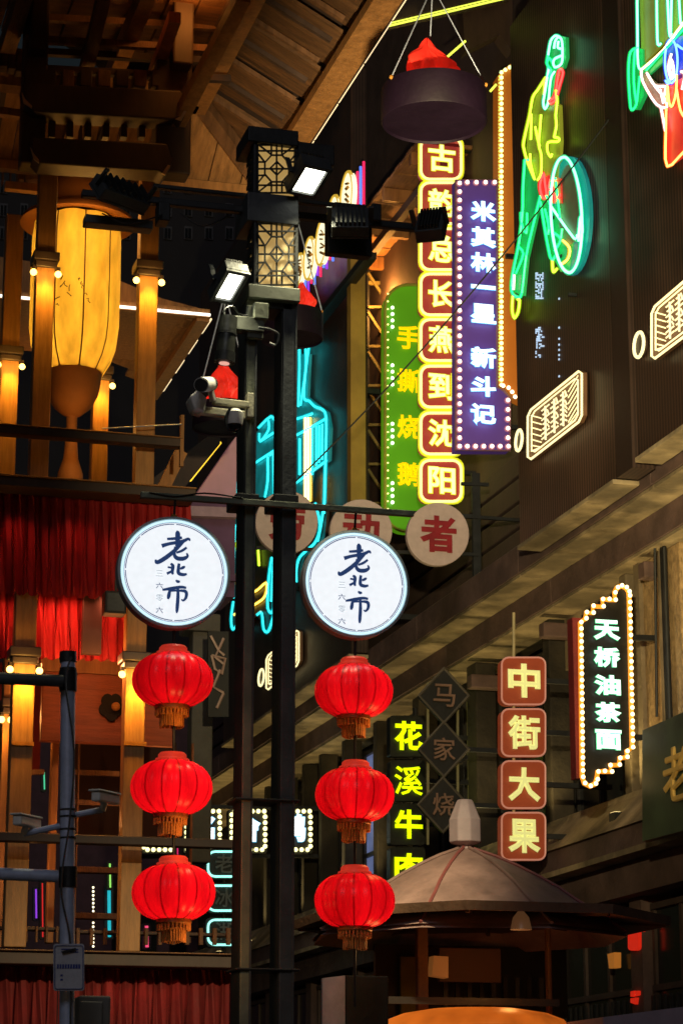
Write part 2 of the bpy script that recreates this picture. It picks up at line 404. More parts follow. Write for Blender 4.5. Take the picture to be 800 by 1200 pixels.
# LED eave line across the top of the gap
leds = em('yellow_green_led', (.75, .85, .08), 1.6, False)
ev = thing('lit_eave_line', 'dark roof edge outlined by a thin yellow light line at the top of the picture', 'roof edge', P(520, 20, 33))
MB().tube([P(440, 34, 33), P(600, -4, 33)], .018, 6).build('light_tube', leds, ev)
MB().tube([P(440, 31, 33.05), P(600, -7, 33.05)], .012, 6).build('light_tube', leds, ev)
MB().prism([P(430, 30, 33.1), P(604, -10, 33.1), P(604, -90, 33.1), P(430, -60, 33.1)], (0, .4, 0)).build('roof_board', dark, ev)
MB().tube([P(520, 70, 34), P(545, 48, 34)], .02, 6).build('light_tube', leds, ev)
MB().tube([P(574, 107, 34), P(581, 99, 34)], .02, 6).build('light_tube', leds, ev)
MB().prism([P(545, 60, 34.2), P(585, 40, 34.2), P(600, 60, 34.2), P(600, -30, 34.2), P(540, -10, 34.2)], (0, .3, 0)).build('roof_board', dark, ev)

# ---------------------------------------------------------------- billboards with neon pictures
XB = 11.15
def billboard(label, pl, pr, ytop, ybl, X=XB):
    y1, y0 = yx(pl, X, 380), yx(pr, X, 380); zt = zx(pl, ytop, X); zb = zx(pl, ybl, X)
    t = thing('billboard', label, 'billboard', (X, (y0+y1)/2, zb), 'tall neon billboards along the right facade')
    MB().box((X, y0, zb), (X+.05, y1, zt)).build('face_sheet', board, t)
    MB().box((X+.05, y0+.02, zb+.02), (X+.32, y1, zt)).build('box_body', boardside, t, bevel=.01)
    MB().box((X-.05, y0, zb-.07), (X+.32, y1, zb-.005)).build('bottom_rail', cor_m, t, bevel=.015)
    for yy in (y0+.4, y1-.4):
        MB().beam((X+.3, yy, zb+.8), (12.7, yy, zb+.8), .1, .1).build('wall_bracket', black, t)
        MB().beam((X+.3, yy, zb+5), (12.7, yy, zb+5), .1, .1).build('wall_bracket', black, t)
    return t
bb1 = billboard('brown ribbed billboard with green neon drummer picture', 604, 716, 22, 643)
bb2 = billboard('brown billboard with red trousered neon figure at right picture edge', 742, 830, -420, 540)
bb3 = billboard('far dark billboard with cyan neon lines seen between the black posts', 268, 411, 300, 868)
MB().box((XB, yx(735, XB, 380), zx(604, 643, XB)), (XB+.3, yx(716.6, XB, 380), zx(604, 22, XB))).build('side_strip', boardside, bb1)

NE = {}
def ncol(c):
    if c not in NE:
        col, s = {'g': ((.02, 1, .22), 1.5), 'wg': ((.25, 1, .55), 1.8), 'yg': ((.60, 1, .05), 1.5), 'r': ((1, .07, .06), 1.5), 'w': ((1, .85, .8), 1.5),
                  'b': ((.12, .3, 1), 2.2), 'o': ((1, .5, .12), 1.7), 'c': ((.03, .75, .80), 1.3), 'y': ((1, .75, .10), 1.7), 'wy': ((1, .95, .55), 2.0),
                  'v': ((.45, .1, 1), 1.8), 'm': ((1, .08, .35), 1.8)}[c]
        NE[c] = em('neon_'+c, col, s*1.6)
    return NE[c]
BC = {}
def bcol(c):
    if c not in BC:
        col = {'g': (.0, .5, .10), 'wg': (.0, .5, .22), 'yg': (.32, .5, .0), 'r': (.8, .01, .02), 'w': (.5, .22, .2), 'b': (.01, .03, .8), 'o': (.8, .12, .0), 'c': (.0, .45, .5), 'y': (.6, .3, .0), 'wy': (.55, .38, .04), 'v': (.2, .0, .7), 'm': (.7, .0, .15)}[c]
        BC[c] = em('neon_halo_'+c, col, .75)  # wider saturated tube behind each neon tube, drawn as its glow halo
    return BC[c]
def tubes(parent, X, org, sc, items, r=.03, nm='neon_tube'):
    for it in items:
        c, pts = it[0], it[1]; cl = len(it) > 2
        pts = [(org[0]+x/sc, org[1]+y/sc) for x, y in pts]
        if len(pts) > 2: pts = [(v.x, v.y) for v in smooth_pts(pts, 3, cl)]
        MB().tube([PX(x, y, X) for x, y in pts], r*.56, 5, cl).build(nm, ncol(c), parent)
        MB().tube([PX(x, y, X+.045) for x, y in pts], r*1.12, 4, cl).build('tube_halo', bcol(c), parent)
def ell(cx, cy, rx, ry, n=20, tilt=0):
    return [(cx+rx*math.cos(2*math.pi*k/n)*math.cos(tilt)-ry*math.sin(2*math.pi*k/n)*math.sin(tilt),
             cy+rx*math.cos(2*math.pi*k/n)*math.sin(tilt)+ry*math.sin(2*math.pi*k/n)*math.cos(tilt)) for k in range(n)]
def panel(parent, X, org, sc, pts, m, t=.05):
    MB().prism([PX(org[0]+x/sc, org[1]+y/sc, X) for x, y in pts], (t, 0, 0)).build('colour_panel', m, parent)
gr = em('green_glow_paint', (.01, .30, .07), .55, True, var=.35, scale=2.5, base=(.01, .30, .07)); ol = em('olive_glow_paint', (.28, .32, .03), .22, True, var=.35, scale=2.5, base=(.28, .32, .03))  # these emissive panel paints glow in place of neon light falling on them
rd = em('red_glow_paint', (.6, .03, .02), .7, True, var=.35, scale=2.5, base=(.6, .03, .02)); bl = em('blue_glow_paint', (.02, .06, .5), .5, True, var=.35, scale=2.5, base=(.02, .06, .5)); cy = em('teal_glow_paint', (.01, .25, .27), .35, True, var=.35, scale=2.5, base=(.01, .25, .27))
pk = mat('skin_sign_paint', (.4, .25, .18), .4, bump=.05); skin = mat('grey_drum_skin', (.20, .23, .17), .5, bump=.05)
N1 = thing('neon_picture', 'neon acrobat with a drum in green and yellow tubes, on the middle billboard', 'neon sign', PX(645, 380, XB))
A, sa, B_, sb = (590, 30), 6.66, (590, 170), 5.72
X1 = XB-.12
panel(N1, XB-.10, A, sa, [(370,120),(420,75),(480,90),(485,250),(460,330),(440,340),(430,450),(390,600),(320,650),(310,600),(350,330)], gr)
panel(N1, XB-.10, A, sa, [(330,430),(240,560),(190,760),(175,960),(230,1190),(420,1190),(440,900),(430,620),(400,600),(320,660)], ol)
panel(N1, XB-.10, B_, sb, [(140,100),(240,260),(240,360),(150,760),(125,1010),(55,980),(60,860),(125,450)], gr)
panel(N1, XB-.10, B_, sb, [(250,350),(330,400),(470,620),(440,830),(380,850),(330,760),(290,720)], gr)
panel(N1, XB-.13, B_, sb, [(240,240),(300,200),(380,225),(385,390),(320,390),(255,340)], rd, .03)
panel(N1, XB-.09, B_, sb, ell(440, 475, 135, 400, 28), cy, .05)
panel(N1, XB-.11, B_, sb, ell(435, 400, 75, 270, 24), skin, .02)
for k in range(6):  # stand-offs
    p = PX(620+k*9, 120+k*45, X1); MB().box((p.x, p.y-.02, p.z-.02), (XB, p.y+.02, p.z+.02)).build('stand_off', black, N1)
tubes(N1, X1-.03, A, sa, [
 ('wg', [(345,230),(365,120),(400,80),(440,95),(455,150),(455,270),(435,310),(400,325),(385,300),(395,260),(450,235)]),
 ('g', [(345,230),(335,290),(350,325)]), ('wg', [(390,180),(400,120),(420,90)]), ('wg', [(425,120),(420,170),(440,180)]), ('g', [(335,290),(355,255),(380,290)]),
 ('wg', [(350,330),(320,520),(308,600),(320,650),(345,600),(358,470),(370,400),(395,360)]), ('g', [(345,330),(368,345),(350,400)]),
 ('r', [(435,345),(460,365),(430,480),(400,580),(365,605),(352,585),(390,560),(410,480),(420,400)], 1),
 ('yg', [(325,405),(265,500),(225,560),(200,700),(155,900),(158,970),(190,1080),(235,1190)]),
 ('yg', [(318,440),(312,540)]), ('yg', [(405,500),(415,590),(405,700),(410,780),(392,870)]), ('yg', [(392,870),(430,880),(420,905),(345,910),(340,980),(365,1025),(375,1000)]),
 ('yg', [(290,695),(282,800),(272,930),(292,1010),(290,1150),(262,1205)]), ('yg', [(245,790),(262,880),(280,940)]), ('yg', [(215,690),(210,890)]), ('yg', [(205,1000),(210,1080),(240,1200)])])
tubes(N1, X1-.03, B_, sb, [
 ('r', [(265,190),(240,270),(258,350),(285,340),(275,260)], 1), ('r', [(310,230),(300,290),(330,300),(320,240),(350,240)]), ('r', [(310,370),(330,320),(350,370),(375,330)]),
 ('g', [(140,100),(128,300),(125,450),(100,660),(60,860),(52,980),(90,1020),(120,990),(150,740),(200,520),(245,340)]), ('g', [(140,100),(165,100)]),
 ('g', [(155,455),(150,590),(118,520),(115,450)]), ('g', [(95,680),(130,730),(80,860)]), ('g', [(245,380),(310,750),(345,740)]), ('g', [(275,430),(300,540),(295,600)]),
 ('g', [(320,580),(380,630),(340,710)]), ('g', [(390,560),(382,625)]), ('wg', [(315,410),(470,625),(490,600)]), ('g', [(285,340),(315,410)]), ('g', [(345,220),(375,490)]),
 ('y', [(395,640),(440,690),(430,760),(390,795)]), ('yg', [(325,770),(330,850),(355,830)]), ('yg', [(60,1010),(55,1100),(70,1160),(95,1120),(105,1040),(92,1035)]),
 ('w', [(70,870),(65,970)])])
tubes(N1, X1-.05, B_, sb, [('wg', ell(418, 468, 103, 388, 26, -.05), 1), ('wg', [(515,480),(525,580),(500,640),(505,560)], 1)], r=.034)
N2 = thing('neon_picture', 'neon strongman picture with red trousers and blue head, on the right billboard', 'neon sign', PX(775, 200, XB))
D2, sd = (725, 0), 5.72
panel(N2, XB-.1, D2, sd, [(110,320),(160,330),(165,640),(120,735),(80,735),(60,480),(75,350)], gr)
panel(N2, XB-.1, D2, sd, [(310,540),(600,420),(600,900),(480,1000),(330,1110),(300,880)], rd)
panel(N2, XB-.1, D2, sd, [(310,330),(360,260),(600,180),(600,420),(390,540),(310,540)], bl)
panel(N2, XB-.1, D2, sd, [(150,480),(240,560),(310,560),(310,720),(240,700),(170,590)], pk)
panel(N2, XB-.09, D2, sd, [(150,460),(600,40),(600,150),(200,500)], gr, .03)
panel(N2, XB-.08, D2, sd, [(130,-200),(600,-200),(600,0),(430,150),(150,440)], ol, .03)
tubes(N2, XB-.15, D2, sd, [
 ('g', [(125,320),(75,350),(62,480),(70,650),(82,735),(115,700),(128,600),(138,510)]), ('g', [(125,325),(102,360),(98,560),(115,690)]),
 ('wg', [(118,-100),(122,200),(126,430),(150,470)]), ('wy', [(150,465),(300,330),(429,155),(600,-20)]), ('g', [(180,470),(429,195),(600,10)]),
 ('wg', [(250,-100),(255,260),(268,300),(278,292)]), ('wg', [(320,-100),(335,220),(350,222)]), ('wg', [(352,-100),(345,215)]), ('wg', [(395,-100),(410,160)]), ('wg', [(470,-100),(480,60)]),
 ('w', [(150,470),(160,550),(250,700),(320,715),(290,640),(240,580),(185,490)]), ('w', [(190,500),(240,575),(310,580),(300,640)]), ('w', [(275,600),(295,690)]),
 ('b', ell(348, 410, 42, 145, 20), 1), ('b', [(310,540),(330,560),(350,500)]), ('w', [(350,360),(330,450),(350,530),(365,470),(350,400),(340,480),(370,520)]), ('b', [(385,300),(450,330),(600,260)]),
 ('o', [(320,570),(312,880),(322,1115),(450,1000),(600,900)]), ('w', [(280,720),(310,880)]), ('o', [(325,580),(335,690),(355,710),(380,620),(385,500)]), ('o', [(385,600),(410,740),(450,800)]),
 ('w', [(415,480),(440,500),(420,600)]), ('r', [(480,480),(470,880)])], r=.026)
N3 = thing('neon_picture', 'cyan neon tower outline with yellow bar between the two black posts', 'neon sign', PX(340, 700, XB))
D3, s3, E3, se = (265, 410), 6.15, (265, 590), 5.22
panel(N3, XB-.1, D3, s3, [(500,30),(600,30),(585,340),(660,400),(730,450),(750,560),(740,800),(690,830),(620,880),(590,1060),(200,1060),(215,600),(320,470),(360,500),(500,640)], cy)
panel(N3, XB-.1, E3, se, [(400,0),(620,0),(600,240),(480,330),(440,520),(300,560),(300,680),(255,800),(190,690),(60,780),(30,760),(40,50),(80,40)], boardside)
panel(N3, XB-.12, D3, s3, [(555,490),(612,490),(612,1090),(555,1090)], mat('yellow_sign_paint', (.6, .4, .05), .4), .03)
tubes(N3, XB-.16, D3, s3, [
 ('c', [(525,-60),(528,120),(520,410)]), ('c', [(570,-60),(575,130),(535,400)]), ('c', [(600,-60),(575,130),(560,340),(600,370),(640,410),(690,430),(720,490),(716,780),(705,1180)]),
 ('c', [(440,500),(515,495),(620,460)]), ('c', [(420,640),(515,610),(710,500)]), ('c', [(620,560),(618,900)]), ('c', [(650,550),(650,830)]), ('c', [(670,545),(668,810)]), ('c', [(692,535),(690,790)]),
 ('c', [(530,640),(530,900)]), ('c', [(500,960),(720,800)]), ('wy', [(570,490),(570,1090)]), ('wy', [(590,490),(590,1090)]), ('y', [(606,490),(606,1090)]),
 ('c', [(235,560),(320,480),(355,520),(362,550)]), ('c', [(305,510),(305,580),(245,660),(240,600)]), ('c', [(245,660),(400,560)]), ('c', [(200,820),(400,690)]),
 ('c', [(300,770),(300,940),(280,1060)]), ('c', [(340,740),(345,1040)]), ('c', [(315,760),(350,730)]), ('c', [(86,950),(78,1060)])], r=.038)
tubes(N3, XB-.16, E3, se, [
 ('c', [(45,50),(75,50),(75,130),(42,130)], 1), ('c', [(55,130),(48,350),(45,580)]), ('c', [(45,600),(32,700),(40,770),(68,740)]), ('yg', [(72,225),(66,250),(70,290)]), ('y', [(70,430),(66,460),(70,500)]),
 ('c', [(545,0),(575,130),(550,230),(500,280),(450,330),(430,400),(430,480)]), ('c', [(600,0),(580,130),(560,230)]), ('c', [(280,330),(262,450),(255,640),(292,640),(300,330)]), ('c', [(290,330),(275,600)]),
 ('c', [(190,680),(218,670),(230,770),(260,780),(292,680)]), ('y', [(130,560),(190,530),(245,485),(240,560),(190,610),(50,680)]), ('yg', [(195,270),(202,380)])], r=.038)

# framed name plates with a ring beside each
def plate(label, TL, TR, BR, BL, ring, dens):
    X = XB-.1
    def q(u, v):
        a = Vector(TL).lerp(Vector(TR), u); b = Vector(BL).lerp(Vector(BR), u); c = a.lerp(b, v); return (c.x, c.y)
    t = thing('neon_name_plate', label, 'neon sign', PX(*q(.5, 1), XB), 'lit name plates under the neon pictures')
    def oct_(m): return [q(m+.06, m*1.3), q(1-m-.06, m*1.3), q(1-m, m+.09), q(1-m, 1-m-.09), q(1-m-.06, 1-m*1.3), q(m+.06, 1-m*1.3), q(m, 1-m-.09), q(m, m+.09)]
    MB().prism([PX(x, y, X) for x, y in oct_(-.01)], (.07, 0, 0)).build('back_plate', mat('plate_brown', (.16, .08, .04), .5), t)
    wy = em('plate_tube', (1, .85, .42), 1.5); r = .014
    MB().tube([PX(x, y, X-.03) for x, y in oct_(0)], r*1.2, 5, True).build('neon_frame', wy, t)
    MB().tube([PX(x, y, X-.03) for x, y in oct_(.07)], r*.8, 5, True).build('neon_frame', wy, t)
    for k in range(7):
        v0 = .12+k*.12; h = MB(); h.tube([PX(*q(.06, v0), X-.03), PX(*q(.25, min(.92, v0+.22)), X-.03)], r*.6, 4)
        h.build('hatch_tube', wy, t); h = MB(); h.tube([PX(*q(.75, min(.9, v0+.12)), X-.03), PX(*q(.93, max(.08, v0-.06)), X-.03)], r*.6, 4); h.build('hatch_tube', wy, t)
    rnd = random.Random(3); g = MB()
    for k in range(3):   # three bright worn characters
        u0 = .26+k*.165
        for j in range(7):
            if rnd.random() < .5: g.tube([PX(*q(u0, .2+j*.095), X-.04), PX(*q(u0+.135, .19+j*.095), X-.04)], r*1.0, 4)
            else: g.tube([PX(*q(u0+.02, .2+j*.095), X-.04), PX(*q(u0+.07, .21+j*.095), X-.04)], r*1.0, 4); g.tube([PX(*q(u0+.1, .17+j*.095), X-.04), PX(*q(u0+.13, .3+j*.08), X-.04)], r*1.0, 4)
        g.tube([PX(*q(u0+.065, .16), X-.04), PX(*q(u0+.07, .84), X-.04)], r*1.1, 4)
    g.build('lettering', em('plate_white', (1, .88, .5), 1.1), t)
    cx, cy_, rx, ry = ring
    MB().tube([PX(x, y, XB-.08) for x, y in ell(cx, cy_, rx, ry, 18, .1)], .022, 5, True).build('neon_ring', wy, t)
    MB().prism([PX(x, y, XB-.06) for x, y in ell(cx+.6, cy_, rx, ry, 18, .1)], (.05, 0, 0)).build('ring_back', boardside, t)
plate('bright hatched name plate below the green drummer picture', (618, 483), (681, 432), (681, 492), (618, 541), (607.5, 516, 3.6, 12.5), 1)
plate('bright hatched name plate cut by the right edge of the picture', (763, 362), (828, 306), (828, 374), (763, 423), (748, 404, 5.5, 15), 1)
plate('small far name plate glowing between the two black posts', (312, 770), (350, 737), (350, 778), (312, 810), (306, 794, 3, 10), 1)
# small glowing boxes painted in as blue-white reflections on the ribbed sheet
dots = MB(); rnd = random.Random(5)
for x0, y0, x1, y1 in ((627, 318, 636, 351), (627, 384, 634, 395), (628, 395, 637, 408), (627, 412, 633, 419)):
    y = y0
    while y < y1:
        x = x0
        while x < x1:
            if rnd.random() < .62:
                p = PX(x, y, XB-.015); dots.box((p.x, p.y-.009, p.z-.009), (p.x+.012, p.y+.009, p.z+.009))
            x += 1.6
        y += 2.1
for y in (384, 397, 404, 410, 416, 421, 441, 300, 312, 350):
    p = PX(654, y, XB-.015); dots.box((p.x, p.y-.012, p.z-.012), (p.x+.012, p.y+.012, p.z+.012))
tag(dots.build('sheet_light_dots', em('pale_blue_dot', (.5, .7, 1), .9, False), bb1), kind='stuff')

# round lettered sign with striped tubes, far up on the facade
strips = [em('strip_red', (1, .015, .12), .95), em('strip_blue', (.10, .22, 1), 1.15), em('strip_violet', (.28, .03, .8), .9)]
rs = thing('striped_round_letter_sign', 'far sign of pale ovals over red and blue light strips above the black arm', 'neon sign', PX(390, 345, 10.9))
k = 0; x = 354
def ybot(x): return 352-(x-354)*1.28 if x < 396 else 262
def ytop(x): return 306-(x-354)*1.62
while x < 428:
    MB().tube([PX(x, ytop(x), 10.95), PX(x, max(ybot(x), ytop(x)+12)+(-6 if k % 2 else 0), 10.95)], .026, 5).build('light_strip', strips[k % 3 if k < 15 else k % 2], rs)
    x += 3.6; k += 1
ivory = em('ivory_disc', (1, .93, .6), 1.2); ivrim = em('ochre_disc_rim', (.8, .5, .05), .7)
for cx, cy_, rx, ry in ((351, 315, 3.6, 17), (362.5, 303, 5.5, 24), (377, 284, 6, 26), (391, 258, 6.5, 28), (406.5, 232, 6.5, 30)):
    d = MB().prism([PX(px, py, 10.82) for px, py in ell(cx, cy_, rx, ry, 22, .08)], (.08, 0, 0)).build('letter_disc', ivory, rs)
    MB().tube([PX(px, py, 10.84) for px, py in ell(cx, cy_, rx*1.03, ry*1.03, 22, .08)], .035, 5, True).build('disc_rim', ivrim, d)
    g = MB(); rq = random.Random(int(cx))
    for j in range(6):
        y_ = cy_-ry*.55+j*ry*.2; g.tube([PX(cx-rx*rq.uniform(.1, .5), y_, 10.79), PX(cx+rx*rq.uniform(.1, .5), y_+rq.uniform(-3, 3), 10.79)], rq.uniform(.015, .04), 4)
    g.build('brush_mark', mat('ochre_lettering', (.45, .22, .03), .6), d)
MB().box((10.9, yx(430, 10.9), zx(430, 300, 10.9)), (11.1, yx(352, 10.9), zx(430, 292, 10.9))).build('support_rail', black, rs)

# ================================================================== PROJECTING SIGNS
warmb = em('warm_bulb', (1, .88, .55), 3.0, False)
yelb = em('yellow_bulb', (1, .8, .28), 3.2, False)
grnb = em('lime_bulb', (.8, 1, .35), 2.4, False)
def bulbs(parent, pts, Y, r, m, step=None, closed=False, socket=None, dy=0):
    if step: pts = [(v.x, v.y) for v in along(pts, step, closed)]
    src = None
    for x, y in pts:
        p = P(x, y, Y)+Vector((0, dy, 0))
        if src is None:
            me = MB().ball((0, 0, 0), r, 5); o = me.build('bulb', m); o.parent = parent; o.location = p-wloc(parent)
            if socket: so = MB().tube([(0, r*.6, 0), (0, r*1.4, 0)], r*1.65, 8).build('bulb_glow_socket', socket); so.parent = parent; so.location = p-wloc(parent)
            src = o
        else:
            inst(src, 'bulb', p, parent)
            if socket: inst(so, 'bulb_glow_socket', p, parent)
def bracket(parent, px, py, Y, X1=12.6, w_=.07):
    p = P(px, py, Y); MB().beam(p, (X1, p.y, p.z), w_, w_).build('wall_bracket', black, parent)

# red tiles with yellow rims
chw = em('letter_white', (1, 1, .42), 1.25); chy = em('letter_yellow_halo', (.80, .80, .02), .85)  # second material draws the yellow glow behind letters and tile rims
tile_red = em('lit_tile_red', (.42, .05, .045), .34, False, base=(.3, .03, .03))
Y = 37
t = thing('tile_sign', 'tall chain of red rounded tiles with glowing yellow haloed characters behind the purple sign', 'sign', P(516, 590, Y))
for k, (cyy, ch) in enumerate(((186, '古'), (238, '韵'), (292, '总'), (345, '长'), (398.5, '燕'), (453, '到'), (508, '沈'), (563.5, '阳'))):
    o = fp(rrect(492, cyy-25, 541, cyy+25, 10), Y, .16).build('tile', tile_red, t)
    MB().tube([P(x, y, Y-.03) for x, y in rrect(493, cyy-24, 540, cyy+24, 10)], .024, 5, True).build('neon_rim', em('rim_white', (1, .90, .30), 1.5), o)
    MB().tube([P(x, y, Y+.01) for x, y in rrect(491.5, cyy-25.5, 541.5, cyy+25.5, 10)], .032, 5, True).build('rim_glow', chy, o)
    char(ch, 517, cyy, 31, 31, Y-.05, chy, o, bold=.05, thick=.04, name='character_halo', pad=.025)
    char(ch, 517, cyy, 31, 31, Y-.09, chw, o, bold=.018, thick=.05)
    bracket(t, 538, cyy-10, Y+.1)
MB().tube([P(530, 150, Y+.2), P(530, 600, Y+.2)], .04, 6).build('support_pole', black, t)
# green rounded board
Y = 38.6
t = thing('green_sign', 'green round-topped board with yellow characters between yellow column and red tiles', 'sign', P(475, 610, Y))
green = em('lit_green_board', (.075, .24, .004), .66, True, var=.25, scale=.8, base=(.05, .25, .01))
o = fp(rrect(451, 334, 512, 623, 26, 6), Y, .25).build('board', green, t)
MB().tube([P(x, y, Y) for x, y in rrect(451, 334, 512, 623, 26, 6)], .03, 5, True).build('trim', mat('olive_trim', (.3, .35, .04)), t)
gold_l = em('letter_gold', (1, .62, .0), 1.0)
for cyy, ch in ((396, '手'), (447, '撕'), (501, '烧'), (556, '鹅')):
    char(ch, 478, cyy, 27, 28, Y-.03, gold_l, t, bold=.03, thick=.06)
bulbs(t, [(458.7, y0+7.5*k) for y0 in (361.5, 429, 497.5, 567) for k in range(4)], Y, .032, em('lime_white_bulb', (.9, 1, .7), 2.5, False), dy=-.05)
bulbs(t, [(453.6, 345+k*9) for k in range(29)], Y, .014, yelb, dy=-.04)
bracket(t, 505, 360, Y+.2); bracket(t, 505, 580, Y+.2)
# purple board
Y = 34.0
purple = em('lit_purple_board', (.055, .022, .14), .42, True, var=.3, scale=.7, base=(.12, .06, .3))
t = thing('purple_sign', 'purple board with white characters and a border of white bulbs', 'sign', P(565, 527, Y))
out = [(534, 211), (582, 211), (582, 454), (590, 458), (597, 467), (597, 528), (534, 528)]
fp(out, Y, .22).build('board', purple, t)
MB().tube([P(x, y, Y) for x, y in out], .022, 5, True).build('trim', mat('mauve_trim', (.25, .12, .16)), t)
cyanr = em('letter_cyan_halo', (.15, .6, 1), 1.1); chww = em('letter_pure_white', (.95, 1, 1), 1.7)  # cyan copy behind each white letter is its painted halo
for cyy, ch, h in ((248, '米', 23), (278.5, '其', 23), (308, '林', 22), (337, '一', 7), (368, '星', 22), (419.5, '新', 24), (453, '斗', 23), (486, '记', 24)):
    wd = 29 if ch != '一' else 28
    char(ch, 565.5, cyy, wd, h, Y-.03, cyanr, t, bold=.055, thick=.03, name='character_halo', pad=.025)
    char(ch, 565.5, cyy, wd, h, Y-.07, chww, t, bold=.032, thick=.05)
soc = em('mauve_glow_socket', (.45, .15, .22), .5, False)  # socket discs emit a little, painting the bulb light around each bulb
bulbs(t, [(537, 216), (537, 524)], Y, .032, em('cream_bulb', (1, .93, .72), 3, False), 9.9, dy=-.06, socket=soc)
bulbs(t, [(546, 215), (578, 215)], Y, .032, MC['cream_bulb'], 9.8, dy=-.06, socket=soc)
bulbs(t, [(546, 524), (594, 524)], Y, .032, MC['cream_bulb'], 9.8, dy=-.06, socket=soc)
bulbs(t, [(593.5, 514), (593.5, 470)], Y, .032, MC['cream_bulb'], 9.8, dy=-.06, socket=soc)
bracket(t, 592, 300, Y+.2); bracket(t, 592, 500, Y+.2)
# orange plank behind it
Y = 34.45
t = thing('orange_bulb_board', 'narrow orange board edged with a line of white bulbs beside the brown billboard', 'sign', P(595, 460, Y))
orange = em('lit_orange_board', (.45, .11, .006), .36, True, var=.35, scale=1.2, base=(.5, .16, .03))  # board face glows faintly, standing for the light of its bulbs
fp([(583, 90), (588, 82), (602, 72), (615, 72), (615, 472), (603, 466), (590, 452), (583, 452)], Y, .25).build('board', orange, t)
bulbs(t, [(586, 452), (586, 85), (594, 82), (600, 76)], Y, .033, grnb, 6.1, dy=-.05)
bulbs(t, [(588, 453), (596, 456), (602, 466)], Y, .033, warmb, 6.5, dy=-.05)
bulbs(t, [(584, y) for y in range(90, 450, 4)], Y, .014, em('lime_led', (.7, .9, .1), 1.2, False), dy=-.02)
bracket(t, 605, 200, Y+.2); bracket(t, 605, 430, Y+.2)
# three round boards on the cornice post
Y = 34
disc_m = mat('faded_pink_disc', (.55, .43, .42), .6, var=.12, scale=8); dred = mat('dark_red_lettering', (.28, .01, .02), .5)
for cx, cyy, ch, lab in ((336, 612, '劳', 'round pale board with red character, leftmost, crossed by a black post'),
                      (423, 622, '动', 'round pale board with red character, half hidden by the right white round sign'),
                      (513, 626, '者', 'round pale board with red character right of the white round signs')):
    t = thing('round_board', lab, 'sign', P(cx, cyy+37, Y), 'three round character boards in a row')
    o = fp(ell(cx, cyy, 36.5, 37, 40), Y, .1).build('disc', disc_m, t, bevel=.01)
    char(ch, cx, cyy, 43, 43, Y-.01, dred, t, bold=.035, thick=.02)
t = thing('sign_rack', 'thin black rack post carrying the round boards above the stone cornice', 'rack', P(557, 690, Y+.3))
MB().box(P(555, 696, Y+.2), P(560, 556, Y+.28)).build('post', black, t)
MB().beam(P(300, 590, Y+.2), P(560, 606, Y+.2), .06, .06).build('rail', black, t)
MB().beam(P(300, 642, Y+.2), P(560, 650, Y+.2), .05, .05).build('rail', black, t)
for x in (336, 423, 513): MB().beam(P(x, 596, Y+.15), P(x, 655, Y+.15), .04, .04).build('strut', black, t)
MB().beam(P(540, 567, Y+.2), P(572, 568, Y+.2), .05, .05).build('rail', black, t)
MB().beam(P(557, 606, Y+.3), P(557, 606, Y+.3)+Vector((2, 0, 0)), .05, .05).build('wall_bracket', black, t)

# square tiles on a rod
Y = 31.2
pal = em('pale_yellow_letter', (.62, .62, .22), .8, False, base=(.7, .7, .3)); brick_t = em('tile_brick_red', (.23, .038, .010), .42, False, var=.15, base=(.28, .05, .025))
t = thing('tile_sign', 'four separate brick red tiles with pale yellow characters hanging from a rod', 'sign', P(613, 1008, Y))
for cyy, ch in ((798, '中'), (858.5, '街'), (919.5, '大'), (980, '果')):
    o = fp(rrect(587.5, cyy-27.5, 638.5, cyy+27.5, 8), Y, .18).build('tile', brick_t, t)
    MB().tube([P(x, y, Y) for x, y in rrect(587.5, cyy-27.5, 638.5, cyy+27.5, 8)], .014, 5, True).build('rim', em('dim_salmon_rim', (.5, .2, .13), .7, False), o)
    char(ch, 613, cyy, 38, 40, Y-.03, pal, o, bold=.04, thick=.05)
    bracket(t, 636, cyy, Y+.15)
MB().tube([P(601.5, 718, Y+.08), P(601.5, 1000, Y+.08)], .022, 8).build('rod', mat('cream_rod', (.5, .42, .22), .5), t)
# yellow-lit characters on black tiles
Y = 37.3
t = thing('tile_sign', 'black tile column with glowing yellow-green characters beside the right lantern string', 'sign', P(477, 1040, Y))
chl = em('letter_lime', (.72, .95, .0), 1.25)
for cyy, ch in ((862.5, '花'), (915, '溪'), (966, '牛'), (1017, '肉')):
    o = fp(rrect(457, cyy-24, 498, cyy+24, 3), Y, .2).build('tile', mat('black_tile', (.01, .011, .008), .4), t)
    char(ch, 478, cyy, 33, 34, Y-.03, chl, o, bold=.035, thick=.05)
    bracket(t, 495, cyy, Y+.15)
MB().tube([P(486, 830, Y+.25), P(486, 1080, Y+.25)], .04, 6).build('support_pole', black, t)
# unlit diamonds
Y = 35
t = thing('diamond_sign', 'three unlit black diamonds with dull brown characters above the kiosk roof', 'sign', P(520, 985, Y))
for cx, cyy, ch in ((520, 815, '马'), (520, 878, '家'), (519, 943, '烧')):
    d = [(cx, cyy-32), (cx+29, cyy), (cx, cyy+32), (cx-29, cyy)]
    o = fp(d, Y, .12).build('diamond', mat('black_board', (.012, .012, .011), .5), t)
    MB().tube([P(x, y, Y) for x, y in d], .028, 4, True).build('rim', mat('grey_rim', (.16, .14, .11), .5), o)
    char(ch, cx, cyy, 26, 27, Y-.02, mat('dull_brown_lettering', (.26, .15, .10), .6), o, bold=.015, thick=.03)
for x in (501, 536):
    MB().tube([P(x, 800, Y+.16), P(x, 990, Y+.16)], .022, 6).build('support_pole', mat('pale_conduit', (.3, .28, .14), .5), t)
bracket(t, 540, 878, Y+.18); bracket(t, 540, 943, Y+.18)
